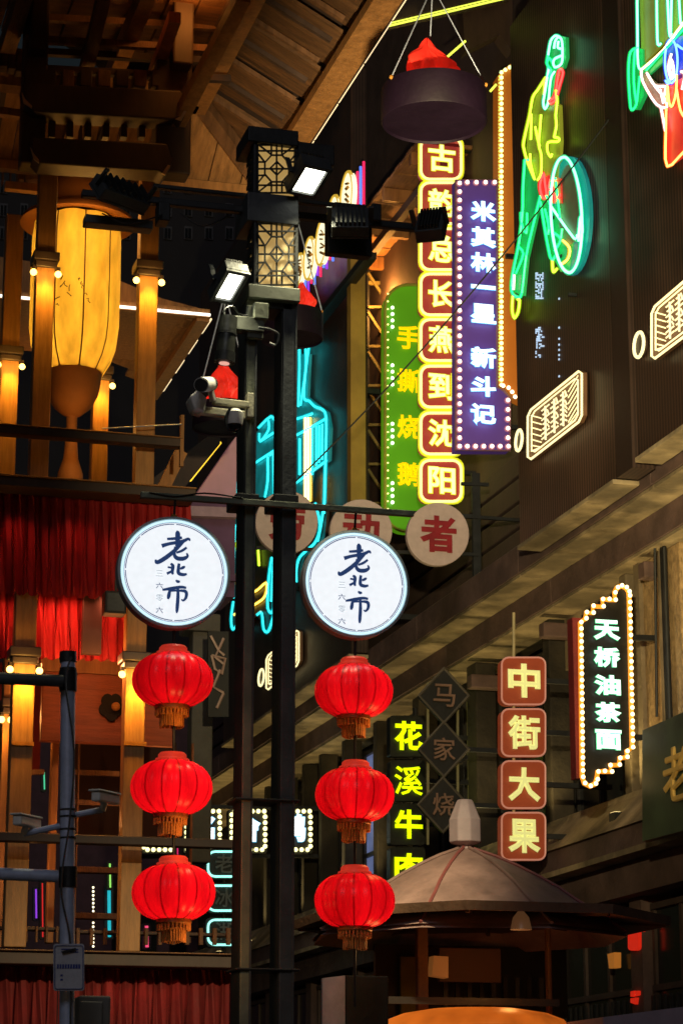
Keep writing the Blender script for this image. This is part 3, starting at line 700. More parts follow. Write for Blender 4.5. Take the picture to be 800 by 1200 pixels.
# stepped black board with orange bulbs
Y = 28.5
def q4(l): return [(620+x/3.333, 600+y/3.333) for x, y in l]
top = q4([(198,432),(218,417),(220,393),(246,395),(246,368),(285,370),(283,342),(308,342),(332,345),(331,316),(341,296),(357,289),(375,296),(386,312),(388,328)])
right = q4([(388,328),(400,920)])
bot = q4([(400,920),(378,935),(378,958),(350,962),(348,988),(312,990),(318,1015),(290,1013),(265,1015),(262,1045),(255,1062),(235,1071),(213,1060),(205,1036)])
left = q4([(205,1036),(198,432)])
t = thing('stepped_sign', 'black stepped board with green-white characters edged in orange bulbs on the right wall', 'sign', P(710, 925, Y))
fp(top+right[1:]+bot[1:], Y+.01, .16).build('board', mat('black_board2', (.012, .010, .007), .45), t)
och = em('orange_glow_channel', (1, .32, .02), .8, True, base=(.8, .3, .05))  # channel glow stands for bulb light on the border
path = top+right[1:]+bot[1:]+left[1:]
MB().tube([P(x, y, Y-.0) for x, y in path[:-1]], .034, 6, True).build('bulb_channel', och, t)
wred = mat('dark_red_side', (.20, .02, .02), .5)
MB().box(P(674.8, 912, Y+.03), P(677.2, 728, Y+.22)).build('side_panel', wred, t)
yb = em('amber_white_bulb', (1, .82, .42), 3.2, False)
bulbs(t, [p for i, p in enumerate(top)], Y, .028, yb, dy=-.04)
bulbs(t, right[0:1]+[(0, 0)][:0]+[(v.x, v.y) for v in along(right, 7.7)][1:], Y, .028, yb, dy=-.04)
bulbs(t, bot[1:], Y, .028, yb, dy=-.04)
bulbs(t, [(v.x, v.y) for v in along(left, 7.7)][1:-1], Y, .028, yb, dy=-.04)
grim = em('letter_green_halo', (.12, .75, .35), .9)  # green halo colour drawn behind the white letters
for cx, cyy, ch in ((710, 738.5, '天'), (710.2, 770.5, '桥'), (710.8, 803, '油'), (711.5, 835, '茶'), (712, 867, '面')):
    char(ch, cx, cyy, 30, 23, Y-.01, grim, t, bold=.065, thick=.02, name='character_halo', pad=.025)
    char(ch, cx, cyy, 30, 23, Y-.04, chww, t, bold=.033, thick=.04)
for yy in (747, 864): MB().beam(P(738, yy, Y+.1), P(768, yy+1, Y+.1), .07, .07).build('wall_bracket', black, t)
# plaque on the wall
t = thing('wall_plaque', 'dark green plaque with gold brush character at right edge below the bamboo screen', 'sign', PX(776, 985, 11.5))
wp([(752, 856), (850, 812), (850, 960), (752, 986)], 11.45, .12).build('board', mat('dark_green_lacquer', (.05, .075, .04), .35, var=.6, scale=1.2, bump=.1), t)
char('老', 793, 907, 30, 66, 11.43, mat('gold_leaf_letter', (.85, .55, .15), .4, .1), t, bold=.02, thick=.04, side='wall')
for yy in (870, 960): p = PX(760, yy, 11.5); MB().box((11.57, p.y-.1, p.z-.05), (12.3, p.y, p.z+.05)).build('wall_bracket', black, t)
# bulb-framed characters low between the posts
Y = 46
t = thing('bulb_frame_sign', 'row of bulb-framed white characters low behind the black posts', 'sign', P(300, 998, Y))
for k, (x0, x1, ch) in enumerate(((165, 206, '食'), (215, 260, '名'), (268, 313, '舍'), (321, 366, '鸭'))):
    o = fp(rrect(x0, 948, x1, 1000, 3), Y, .2).build('frame_board', mat('black_board', (.012, .012, .011), .5), t)
    char(ch, (x0+x1)/2, 970, 28, 32, Y-.04, cyanr, o, bold=.065, thick=.03, name='character_halo', pad=.025)
    char(ch, (x0+x1)/2, 970, 28, 32, Y-.08, chww, o, bold=.05, thick=.05)
    bulbs(t, rrect(x0+3, 951, x1-3, 996, 1, 1), Y, .045, em('olive_bulb', (1, .9, .38), 2.4, False), 7, True, dy=-.05)
MB().beam(P(160, 944, Y+.3), P(420, 948, Y+.3), .07, .07).build('hanger_rail', black, t)
MB().beam(P(160, 1004, Y+.3), P(420, 1003, Y+.3), .07, .07).build('hanger_rail', black, t)
# mint tube framed tiles
Y = 44
t = thing('mint_tube_sign', 'stack of dark tiles framed with mint neon right of the lowest left lantern', 'sign', P(262, 1110, Y))
for y0, ch in ((997, '老'), (1037, '冰'), (1077, '湖')):
    o = fp(rrect(241, y0-2, 284, y0+33, 7), Y, .15).build('tile', mat('black_board', (.012, .012, .011), .5), t)
    MB().tube([P(x, y, Y-.04) for x, y in rrect(244, y0+1, 281, y0+30, 8)], .022, 5, True).build('neon_rim', em('mint_tube', (.35, 1, .85), 1.6), o)
    char(ch, 263, y0+15, 22, 22, Y-.02, mat('dim_grey_lettering', (.16, .18, .17), .5), o, bold=.015, thick=.02)
MB().tube([P(262, 990, Y+.2), P(262, 1120, Y+.2)], .04, 6).build('support_pole', black, t)

# ochre column and sign scaffold left of the green board
t = thing('ochre_column', 'tall ochre column between the cyan neon and the green board', 'pillar', P(419, 700, 39.2))
MB().box(P(411, 640, 39.2), P(428, 296, 39.2)+Vector((0, .25, 0))).build('shaft', yellowm, t, bevel=.01)
t = thing('sign_scaffold', 'open steel lattice standing between ochre column and green board', 'scaffold', P(440, 640, 42.8))
scm = mat('rusty_olive_steel', (.22, .18, .06), .6)
for x in (431, 449): MB().beam(P(x, 640, 42.8), P(x, 290, 42.8), .05, .05).build('upright', black, t)
for k in range(8):
    MB().beam(P(431, 590-k*46, 42.7), P(449, 590-k*46, 42.7), .05, .05).build('rung', scm, t)
    if k < 7: MB().beam(P(431, 550-k*46, 42.75), P(449, 578-k*46, 42.75), .05, .05).build('brace', scm, t)
lamp('scaffold_fill', 'POINT', P(440, 400, 37.6), 5, (1, .78, .25), t, .1); lamp('scaffold_fill', 'POINT', P(440, 560, 37.6), 9, (.8, .85, .2), t, .1)  # unseen fill lights added here to brighten the ochre column
MB().beam(P(431, 303, 42.8), P(492, 310, 42.8), .07, .07).build('rung', scm, t); MB().beam(P(431, 332, 42.8), P(492, 332, 42.8), .07, .07).build('rung', scm, t)

# ================================================================== BEHIND, FAR TOWERS AND LEFT STREET SIDE
def tower(label, x0, x1, ytop, Y, wy=26, wx=20, lit=()):
    a = P(x0, 1345, Y); b = P(x1, ytop, Y)
    t = thing('apartment_tower', label, 'building', ((a.x+b.x)/2, Y, 0))
    MB().box((a.x, Y, 0), (b.x, Y+12, b.z)).build('wall', farwall, t)
    i = 0
    y = max(ytop, -20)+12
    while y < 1000 and i < 90:
        x = x0+8
        while x < x1-12:
            f = MB().box(P(x, y+13, Y-.06), P(x+9, y, Y+.05)).build('window', mat('far_window_frame', (.09, .09, .1), .6), t)
            gm = glassdk
            for (lx, ly, lm) in lit:
                if abs(x-lx) < wx/2 and abs(y-ly) < wy/2: gm = lm
            MB().box(P(x+1, y+12, Y-.09), P(x+4.2, y+1, Y-.05)).build('pane', gm, f); MB().box(P(x+4.9, y+12, Y-.09), P(x+8, y+1, Y-.05)).build('pane', gm, f)
            x += wx; i += 1
        y += wy
bluew = em('pale_blue_room', (.2, .45, .8), .7, False)
tower('dark apartment tower with faint windows behind the floodlight arm', 372, 452, 60, 90, 34, 19)
tower('dark apartment tower far behind the left lantern frame', -80, 290, 120, 85, 27, 24, [(94, 530, bluew)])
# arcade side on the far left
lb = thing('left_arcade', 'mauve lit arcade building behind the left round sign with lit eave line', 'building', P(230, 1200, 30))
mauve = mat('mauve_plaster', (.16, .08, .17), .8, var=.3, scale=1.5, bump=.3)
xl = P(276, 600, 36).x
MB().box((xl-.72, 36, P(276, 700, 36).z), (xl, 37, P(276, 590, 36).z)).build('end_wall', mauve, lb)
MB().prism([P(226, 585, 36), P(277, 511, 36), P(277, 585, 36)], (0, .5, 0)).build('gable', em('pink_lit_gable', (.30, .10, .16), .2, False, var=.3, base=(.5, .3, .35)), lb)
MB().tube([P(222, 563, 35.8), P(258, 518, 35.8)], .03, 6).build('light_tube', em('amber_tube', (1, .62, .04), 1.6), lb)
MB().prism([P(180, 616, 35.7), P(258, 520, 35.7), P(258, 500, 35.7), P(180, 560, 35.7)], (0, .1, 0)).build('roof_edge', dark, lb)
MB().beam(P(222, 600, 35.9), P(277, 602, 35.9), .16, .16).build('cornice', mat('pale_mauve_trim', (.45, .3, .38), .7), lb)
MB().beam(P(222, 676, 35.9), P(277, 678, 35.9), .1, .1).build('cornice', mauve, lb)
t = thing('stone_pillar', 'pale grey pillar right of the lowered red lanterns on the left string', 'column', P(234, 990, 33))
MB().box(P(222, 1010, 33), P(246, 728, 33.3)).build('shaft', mat('grey_stone', (.12, .11, .10), .8, var=.25, bump=.4), t, bevel=.02)
MB().box(P(218, 738, 32.9), P(250, 728, 33.4)).build('capital', MC['grey_stone'], t, bevel=.02)
t = thing('twig_neon_sign', 'unlit pinkish twig shaped tube ornament right of the left string of lanterns', 'sign', P(256, 790, 32))
for pl in ([(247,745),(256,762),(252,770),(262,778)], [(262,748),(256,762),(263,768)], [(248,768),(252,784),(260,790),(264,772),(248,768)], [(258,785),(250,805),(262,812)], [(262,812),(254,830)]):
    MB().tube([P(x, y, 32) for x, y in pl], .022, 5).build('tube', mat('dull_pink_tube', (.5, .33, .28), .4), t)
fp([(244, 740), (268, 740), (268, 840), (244, 840)], 32.05, .05).build('back_board', mat('near_black_board', (.02, .02, .022), .6), t)
# end of the street
t = thing('end_building', 'cool lit shopfronts closing the far end of the street behind the posts', 'building', P(330, 1200, 62))
a = P(120, 700, 62); b = P(372, 700, 62)
MB().box((a.x-6, 62, 0), (b.x+1, 66, P(300, 840, 62).z)).build('wall', mat('plum_wall', (.09, .045, .06), .8, var=.3), t)
for x, y0, y1, c in ((348, 1005, 1070, wincool), (308, 1000, 1020, em('lilac_light', (.55, .4, .9), .8, False)), (301, 1044, 1058, MC['lilac_light']), (305, 1098, 1115, MC['lilac_light'])):
    MB().box(P(x, y1, 61.8), P(x+(12 if c is wincool else 5), y0, 61.95)).build('lit_window', c, t)
for k in range(7):
    MB().box(P(130+k*34, 1180, 61.85), P(150+k*34, 1020, 61.97)).build('window', glassdk, t)
cool = em('cold_white_tube', (.45, .75, 1), 1.3, False)
for l in ([(351, 1000), (350, 1065)], [(355, 1003), (364, 1003)], [(354, 1034), (364, 1034)], [(354, 1041), (364, 1041)]):
    MB().tube([P(x, y, 61.7) for x, y in l], .04, 5).build('light_tube', cool, t)
# small neon uprights in the far street seen through the left tower
def upright(label, x, y0, y1, c, w_=2.2, Y=48):
    t = thing('neon_upright', label, 'neon sign', P(x, y1, Y), 'far upright neon signs seen through the left tower')
    fp(rrect(x-w_-2, y0-3, x+w_+2, y1+3, 2, 2), Y+.08, .1).build('board', black, t)
    MB().tube([P(x, y0, Y), P(x+.5, y1, Y)], w_*Y/F_PX/1.6, 6).build('tube', c, t)
upright('far violet neon bar left of the grey pipe', 42.5, 1042, 1076, em('far_violet', (.35, .06, .9), .8), 1.6)
upright('far red neon bar left of the grey pipe', 50, 1035, 1098, em('far_red', (1, .03, .03), .6), 1.2, 47.5)
upright('far turquoise neon drop right of the grey pipe', 128, 1040, 1098, em('turquoise', (.02, .5, .6), .9), 3.2, 48)
upright('far lime neon tip above the turquoise drop', 129, 1012, 1040, em('lime_n', (.35, .9, .15), 1.0), 1.6, 47)
upright('far green neon bar near the left cctv camera', 52, 905, 925, em('green_n', (.1, .8, .4), .8), 1.2, 47)
upright('far pink neon pair behind the lowest left lantern', 172, 1085, 1110, em('pink_n', (1, .08, .2), 1.0), 3.2, 47)
upright('far pink neon bar between middle and lowest left lantern', 208, 985, 1008, em('far_pink', (1, .03, .2), .7), 1.2, 47)
t = thing('bulb_string', 'far vertical string of tiny warm bulbs right of the grey pipe', 'light string', P(109, 1108, 47))
bulbs(t, [(109.5, 1040+k*4.6) for k in range(16)], 47, .022, warmb)
MB().tube([P(109.5, 1036, 47.03), P(109.5, 1112, 47.03)], .01, 5).build('cable', black, t)

# ================================================================== LEFT: TIMBER ROOF ABOVE
Yc = 24.0; c0 = P(318, 224, Yc); k_ = P(232, 108, 10).x/10; dd = (c0.x-Yc*k_)/(1-k_)
ci = P(232, 108, Yc-dd); hh = ci.z-c0.z
roof = thing('timber_roof', 'large dark timber roof overhead at upper left, seen from below with lit eave edge', 'roof', (c0.x, Yc, c0.z))
YR0 = 11.0; XL = c0.x-9
def onR(t_, y):   # right-hand slope: t 0 at eave, 1 at inner ring
    return Vector((c0.x-dd*t_, y, c0.z+hh*t_))
def onB(t_, x): return Vector((x, Yc-dd*t_, c0.z+hh*t_))
y = YR0; k = 0
while y < Yc-.05:
    y2 = min(y+.42, Yc); ya = y+.035
    ta = min(1, (Yc-(y+y2)/2)/dd); lift = .03*(k % 2)
    a, b = onR(0, ya), onR(ta, ya); c, d = onR(ta, y2), onR(0, y2)
    u = Vector((0, 0, lift))
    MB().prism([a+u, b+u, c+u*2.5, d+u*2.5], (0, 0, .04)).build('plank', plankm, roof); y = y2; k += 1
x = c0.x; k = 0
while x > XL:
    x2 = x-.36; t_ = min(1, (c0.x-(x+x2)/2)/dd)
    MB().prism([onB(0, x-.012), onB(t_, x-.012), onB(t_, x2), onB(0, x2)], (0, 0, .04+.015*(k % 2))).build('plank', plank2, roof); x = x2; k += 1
dn = Vector((0, 0, -.07))
MB().beam(onR(.0, Yc)+dn, ci+dn, .16, .14).build('hip_rafter', timber, roof)
for q_ in range(24): yy = 12+q_*.47; MB().beam(onR(.26, yy)+dn*.5, onR(1, yy)+dn*.5, .05, .05).build('rafter', (dark, timber)[q_ % 2], roof)
for xx in (c0.x-1.3, c0.x-2.0, c0.x-3.1, c0.x-4.2, c0.x-5.4): MB().beam(onB(.06, xx)+dn*.6, onB(min(1, (c0.x-xx)/dd), xx)+dn*.6, .06, .08).build('rafter', dark, roof)
MB().beam((c0.x-.12, YR0, c0.z-.07), (c0.x-.12, Yc, c0.z-.07), .26, .10).build('eave_board', timber_lt, roof)
MB().beam((XL, Yc-.06, c0.z-.06), (c0.x, Yc-.06, c0.z-.06), .12, .10).build('eave_board', timber_lt, roof)
MB().beam((c0.x+.04, YR0, c0.z+.0), (c0.x+.04, Yc, c0.z+.0), .05, .12).build('eave_edge', dark, roof)
edge_led = em('warm_edge_led', (1, .75, .42), 1.3, False)
y = 12
while y < Yc:
    MB().tube([(c0.x+.07, y, c0.z-.05), (c0.x+.07, y+.9, c0.z-.05)], .011, 5).build('edge_light', edge_led, roof); y += .95
MB().tube([(XL, Yc+.02, c0.z-.04), (c0.x, Yc+.02, c0.z-.04)], .009, 5).build('edge_light', em('dim_edge_led', (1, .55, .2), .8, False), roof)
# ring beams, lattice beams and inner ceiling
MB().beam((ci.x, YR0, ci.z-.1), (ci.x, ci.y+.1, ci.z-.1), .2, .22).build('ring_beam', timber_lt, roof)
MB().beam((XL, ci.y, ci.z-.1), (ci.x, ci.y, ci.z-.1), .2, .22).build('ring_beam', timber, roof)
for j, xx in enumerate((ci.x-.95, ci.x-2.1, ci.x-3.4)):
    MB().beam((xx, YR0, ci.z-.02), (xx, ci.y, ci.z-.02), .15, .2).build('ceiling_beam', timber_lt if j == 0 else timber, roof)
for yy in (12.2, 14.2, 16.2, 17.8, 19.2, 20.6): MB().beam((XL, yy, ci.z+.1), (ci.x, yy, ci.z+.1), .1, .12).build('ceiling_batten', timber, roof)
x = ci.x; k = 0
while x > XL:
    h0 = ci.z+.25+(ci.x-x)*.1
    MB().box((x-.3, YR0, h0), (x-.012, ci.y, h0+.05)).build('ceiling_board', plankm, roof); x -= .3; k += 1
MB().prism([(c0.x+.1, YR0, c0.z+.14), (c0.x+.1, Yc+.1, c0.z+.14), (XL, Yc+.1, c0.z+.3+9.1*hh/dd), (XL, YR0, c0.z+.3+9.1*hh/dd)], (0, 0, .1)).build('roof_cover', dark, roof)

# ---- second roof, further back
Y2 = 38.0; e0 = P(245, 370, Y2); e1 = P(180, 462, 38)
yb_ = 60.0
for _ in range(60):   # depth at which the edge passes the far corner pixel
    q = PZ(180, 462, e0.z); yb_ = q.y
r2 = thing('far_timber_roof', 'smaller timber roof further back with white light line under its eave', 'roof', (e0.x, Y2, e0.z))
XL2 = e0.x-7
MB().prism([(XL2, Y2, e0.z), (e0.x, Y2, e0.z), (e0.x-2.4, Y2+2.6, e0.z+.75), (XL2, Y2+2.6, e0.z+.75)], (0, 0, .08)).build('soffit_board', plankm, r2)
y = Y2+.1
while y < yb_-.3:
    t_ = max(.05, min(1, (y-Y2)/2.6, (yb_-y)/2.6))
    MB().prism([(e0.x, y, e0.z), (e0.x, y+.4, e0.z), (e0.x-2.4*t_, y+.4, e0.z+.75*t_), (e0.x-2.4*t_, y, e0.z+.75*t_)], (0, 0, .05)).build('plank', plank2, r2); y += .42
MB().box((XL2, Y2+2.6, e0.z+.7), (e0.x-2.4, yb_-2.6, e0.z+.8)).build('ceiling_board', plankm, r2)
MB().beam((e0.x-.1, Y2, e0.z-.05), (e0.x-.1, yb_, e0.z-.05), .22, .12).build('eave_board', timber_lt, r2)
MB().beam((XL2, Y2, e0.z+.02), (e0.x, Y2, e0.z+.02), .14, .14).build('eave_board', timber_lt, r2)
y = Y2+.1
while y < yb_-.5:
    MB().tube([(e0.x+.06, y, e0.z-.02), (e0.x+.06, y+.75, e0.z-.02)], .018, 5).build('edge_light', edge_led, r2); y += 1.15
MB().tube([(XL2, Y2-.1, e0.z-.02), (e0.x, Y2-.1, e0.z-.02)], .026, 6).build('eave_light', em('white_eave_led', (1, .95, .8), 2.2), r2)
MB().prism([(XL2, Y2+.05, e0.z+.12), (e0.x-.05, Y2+.05, e0.z+.12), (e0.x-.8, Y2+.05, e0.z+.25), (e0.x-1.9, Y2+.05, e0.z+.62), (XL2, Y2+.05, e0.z+.95)], (0, 3, 0)).build('roof_cover', timber_lt, r2)
lamp('roof_lamp', 'POINT', (e0.x-1.6, Y2-.8, e0.z-.15), 14, (1, .5, .12), r2, .08)
lamp('roof_lamp', 'POINT', (e0.x-2.2, Y2+3, e0.z-1.2), 25, (1, .45, .12), r2, .08)

# ================================================================== LEFT: TIMBER STAGE TOWER
S = 22/F_PX*1.03
tw = thing('stage_tower', 'timber stage tower at left with orange lit posts, dark rails and two decks', 'structure', P(110, 1340, 22)); tw['category'] = 'tower'
bulb_or = em('amber_bulb', (1, .62, .12), 6, False); clr = mat('dark_collar', (.05, .035, .04), .4)
pst = mat('varnished_post', (.40, .20, .07), .5, var=.3, scale=6, bump=.25, stretch=(4, 4, .4))
def post(px, pyref, Y, ptop, pbot, wpx, collars=(), m=pst, d=.17, E_=62):
    c = P(px, pyref, Y); wd = wpx*S*Y/22; zt = P(px, ptop, Y).z; zb = P(px, pbot, Y).z
    o = MB().box((c.x-wd/2, Y, zb), (c.x+wd/2, Y+d, zt)).build('post', m, tw, bevel=.008)
    for cy_ in collars:
        z = P(px, cy_, Y).z
        MB().box((c.x-wd*.72, Y-.05, z-.02), (c.x+wd*.72, Y+d+.05, z+.07)).build('collar', clr, o, bevel=.01)
        MB().box((c.x-wd*.6, Y-.03, z-.09), (c.x+wd*.6, Y+d+.03, z-.025)).build('collar', clr, o, bevel=.01)
        for s_ in (-1, 1):
            b = Vector((c.x+s_*wd*.68, Y-.01, z-.14))
            MB().tube([b+Vector((0, 0, .06)), b+Vector((0, 0, .02))], .022, 6).build('bulb_holder', clr, o)
            MB().ball(b-Vector((0, 0, .01)), .034, 6).build('bulb', bulb_or, o)
        lamp('collar_lamp', 'SPOT', (c.x, Y-.13, z-.10), E_, (1, .44, .04), o, .04, (c.x, Y+.02, z-1.6), 80, .8)  # unseen spot, added to light the post below its collar bulbs
        lamp('collar_lamp', 'POINT', (c.x, Y-.16, z-.16), E_*.05, (1, .5, .08), o, .05)
    return o
post(46.5, 540, 22, 190, 560, 22, (303,))
post(170, 540, 22, 200, 575, 23, (313,))
post(8, 540, 24.6, 250, 575, 21, (413,))
post(117, 540, 24.6, 250, 575, 19, (436,))
post(30, 760, 21.8, 690, 1110, 25, (767,), E_=105)
post(160, 760, 21.8, 690, 1115, 24, (773,), E_=105)
post(5.5, 900, 23.5, 690, 1110, 8, (826,), E_=20)
for yy in (870, 872): pass
for cx in (27, 158.5): MB().box(P(cx-13, 873, 21.78), P(cx+13, 870, 21.8)).build('post_ring', goldm, tw)
MB().box(P(54, 1105, 23.2), P(71, 780, 23.3)).build('board_post', timber_lt, tw, bevel=.01)
MB().box(P(140, 1110, 24), P(144, 900, 24.1)).build('board_post', timber, tw)
# upper framework: hanging posts and head beams with rounded ends
MB().box(P(25, 190, 21.7), P(56, -20, 21.95)).build('hanging_post', dark, tw, bevel=.02)
MB().box(P(36, 56, 21.5), P(56, -20, 21.69)).build('hanging_post', dark, tw, bevel=.02)
MB().box(P(203, 73, 21.5), P(224, -20, 21.69)).build('hanging_post', dark, tw, bevel=.02)
MB().box(P(182, 200, 21.7), P(220, 70, 21.95)).build('hanging_post', dark, tw, bevel=.02)
fp([(27, 97), (212, 106), (221, 128), (213, 143), (206, 140), (40, 131), (30, 122)], 21.55, .28).build('head_beam', dark, tw, bevel=.015)
fp([(37, 160), (196, 168), (203, 190), (194, 205), (186, 200), (48, 191), (40, 182)], 21.5, .3).build('head_beam', dark, tw, bevel=.015)
for pts in ([(26, 108), (28, 120), (38, 127), (38, 124), (30, 116)], [(206, 139), (213, 141), (220, 128), (217, 127), (212, 136)], [(36, 172), (40, 186), (46, 191), (46, 187), (40, 180)], [(190, 203), (194, 205), (200, 194), (197, 193)]):
    fp(pts, 21.47, .02).build('beam_end_highlight', mat('beam_highlight_tan', (.55, .35, .22), .5), tw)  # pale slivers paint the lit curve on each beam end
MB().beam(P(20, 205, 24.4), P(240, 212, 24.4), .16, .16).build('rear_beam', timber_lt, tw)
MB().beam(P(0, 135, 24.4), P(240, 146, 24.4), .14, .14).build('rear_beam', timber, tw)
for k in range(7):
    MB().box(P(58+k*21, 160, 21.75), P(64+k*21, 133, 21.85)).build('strut', dark, tw)
    MB().box(P(52+k*21, 100, 21.7), P(63+k*21, 92, 21.9)).build('bearing_block', (dark, timber)[k % 2], tw, bevel=.01)
for y0, y1, d_, m_ in ((20, 26, .3, timber), (46, 53, .1, timber), (60, 68, .5, dark), (80, 86, .2, dark)):
    MB().beam(P(30, y0, 21.6+d_), P(270, y0+13, 21.6+d_), .07, .07).build('cross_rail', m_, tw)
for x0, y0, x1, y1, m_ in ((0, 60, 28, 64, dark), (0, 78, 40, 82, dark), (0, 131, 34, 136, timber), (6, 218, 46, 222, timber_lt)):
    MB().beam(P(x0, y0, 22.4), P(x1, y1, 22.4), .09, .08).build('bracket_arm', m_, tw)
for k in range(5):
    MB().box(P(-8+k*9, 74+k*3, 22.3), P(-1+k*9, 62+k*3, 22.45)).build('bearing_block', dark, tw, bevel=.01)
    MB().box(P(-6+k*9, 214, 24.2), P(-3+k*9, 142, 24.3)).build('lattice_bar', timber, tw)
for k in range(6): MB().box(P(140+k*10, 160, 24.5), P(142+k*10, 96, 24.55)).build('lattice_bar', timber, tw)
MB().beam(P(205, 150, 21.8), P(285, -4, 20.0), .14, .12).build('lit_brace', timber_lt, tw)
MB().beam(P(122, -4, 21), P(70, 210, 23.6), .13, .12).build('lit_brace', timber, tw)
MB().beam(P(205, 20, 21), P(175, 104, 22.4), .12, .12).build('lit_brace', timber_lt, tw)
# lower storey joinery
for k in range(12): MB().box(P(90+k*16, 1107, 22.5), P(93+k*16, 1088, 22.55)).build('baluster', timber, tw)
for k in range(6): MB().box(P(6+k*12, 1104, 22.5), P(8+k*12, 1086, 22.55)).build('baluster', timber, tw)
for x0, y0, x1, y1 in ((0, 905, 52, 905), (88, 905, 140, 907), (88, 940, 140, 942), (168, 900, 222, 903), (168, 1040, 222, 1043)):
    MB().beam(P(x0, y0, 23.6), P(x1, y1, 23.6), .04, .05).build('cross_rail', timber, tw)
for x in (88, 222): MB().box(P(x, 1105, 23.5), P(x+4, 872, 23.56)).build('slim_post', timber, tw)
for q in ((30, 840, 23.2, 6), (110, 960, 23.0, 5), (190, 920, 23.2, 5), (30, 1020, 23, 4)):
    p_ = P(*q[:3]); lamp('deck_lamp', 'POINT', p_, q[3], (1, .38, .1), tw, .05)
# decks and rails
def hb(name, x0, y0, x1, y1, hpx, Y, m, d=.14):
    a = P(x0, y0, Y); zt = (a.z+P(x1, y1, Y).z)/2; b = P(x1, y1, Y); h = hpx*S*Y/22
    return MB().box((a.x, Y, zt-h), (b.x, Y+d, zt)).build(name, m, tw, bevel=.008)
hb('rail', -40, 494, 213, 514, 10, 21.6, dark)
hb('rail_cap', -40, 492.5, 215, 512, 1.5, 21.58, timber_lt, .18)
MB().box(P(211, 546, 21.6), P(215, 488, 21.65)).build('rail_end', timber_lt, tw)
hb('deck_edge', -40, 552, 230, 573, 13, 21.4, dark, .3)
hb('deck_cap', -40, 551, 231, 571.5, 1.6, 21.36, timber_lt, .3)
_z = P(90, 566, 21.7).z; MB().box((P(-40, 566, 21.7).x, 21.75, _z-.06), (P(226, 566, 21.7).x, 25, _z)).build('deck', timber, tw)
hb('rail', -40, 967, 275, 990, 10, 21.4, dark)
hb('deck_edge', -40, 1103, 275, 1128, 15, 21.2, dark, .3)
hb('deck_cap', -40, 1101.5, 276, 1126.5, 1.8, 21.16, timber, .3)
hb('rail', 80, 1014, 141, 1017, 7, 24, timber); hb('rail', 80, 1068, 141, 1071, 7, 24, timber); hb('rail', 85, 1086, 270, 1097, 4, 22.6, dark)
hb('rail', -40, 1083, 80, 1088, 4, 22.6, dark)
MB().box(P(274, 1240, 21.2), P(277, 1126, 21.25)).build('rail_end', timber_lt, tw)
MB().beam(P(190, 575, 22.2), P(212, 530, 22.2), .12, .12).build('brace', timber_lt, tw)
MB().tube([P(120, 502, 21.6), P(213, 497, 21.6)], .006, 4).build('wire', galv, tw)
# carved board with flower shaped openings
cb = MB().box(P(48, 868, 22.9), P(204, 784, 23)).build('carved_board', mat('red_brown_board', (.30, .075, .03), .55, var=.35, scale=5, bump=.4, stretch=(.5, 1, 4)), tw, bevel=.01)
MB().box(P(48, 786, 22.85), P(204, 781, 23.02)).build('moulding', timber_lt, cb)
for fy in (828,):
    f = MB()
    for k in range(5):
        a = R(72*k+18); c = (131+8*math.cos(a), fy+9*math.sin(a)); f.prism([P(x, y, 22.86-.002*k) for x, y in ell(c[0], c[1], 7, 8, 12)], (0, .03, 0))
    f.prism([P(x, y, 22.85) for x, y in ell(131, fy, 8, 9, 12)], (0, .03, 0))
    f.build('flower_opening', mat('black_opening', (.008, .006, .006), .8), cb)
    MB().ball(P(136, fy, 22.8), .045, 6).build('knob', goldm, cb)
MB().box(P(72, 1100, 24.5), P(138, 872, 24.6)).build('dark_screen', mat('dark_plum_screen', (.035, .012, .012), .8), tw).name = 'dark_screen'
bpy.data.objects.remove([o for o in kids(tw) if o.name.startswith('dark_screen')][0])
MB().box(P(76, 985, 24.5), P(205, 872, 24.6)).build('dark_screen', mat('dark_plum_screen', (.035, .012, .012), .8), tw)
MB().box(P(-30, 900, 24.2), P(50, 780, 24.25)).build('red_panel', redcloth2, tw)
MB().box(P(97, 765, 22.1), P(119, 680, 22.2)).build('board_post', dark, tw)
for l, e in (((30, 700, 21.9), 6), ((75, 780, 22.0), 9), ((130, 780, 22.0), 8), ((190, 780, 22.0), 5)):
    p = P(*l); lamp('deck_lamp', 'POINT', p, e, (1, .35, .1), tw, .05)

# curtains
def curtain(label, x0, x1, yt, yb0, Y, m, folds, amp, slope=.08, scal=0):
    n = folds*10; vs = []; fs = []; rows = 10; rnd = random.Random(folds)
    ph = [rnd.uniform(-.5, .5) for _ in range(folds+2)]
    t = thing('curtain', label, 'curtain', P((x0+x1)/2, yb0, Y), 'red curtains hung on the stage tower')
    for i in range(n+1):
        u = i/n; x = x0+(x1-x0)*u; f = u*folds; a = (f+ph[int(f)]*.3*(math.sin(math.pi*(f % 1))))*2*math.pi
        for r_ in range(rows+1):
            v = r_/rows; y = yt+slope*(x-x0)+(yb0-yt)*v+(scal*abs(math.sin(a/2)) if r_ == rows else 0)
            p = P(x, y, Y); p.y += amp*(.35+.65*v**.5)*(math.sin(a)+.35*math.sin(2.3*a+v*2)); p.x += .02*math.sin(a*.5+v*3)
            vs.append(p)
    k = len(vs)
    vs += [v+Vector((0, .012, 0)) for v in vs]
    for i in range(n):
        for r_ in range(rows):
            a = i*(rows+1)+r_; q = (a, a+rows+1, a+rows+2, a+1); fs.append(q); fs.append(tuple(k+j for j in reversed(q)))
    MB().add(vs, fs).build('cloth', m, t, smooth=True)
    return t
c1 = curtain('long dark red valance under the upper deck, behind the left round sign', -30, 223, 573, 690, 21.75, redcloth, 36, .035, .055, 4)
c2 = curtain('bright red short curtain under the long valance between the lit posts', -10, 150, 676, 768, 22.3, redcloth, 22, .03, .03, 3)
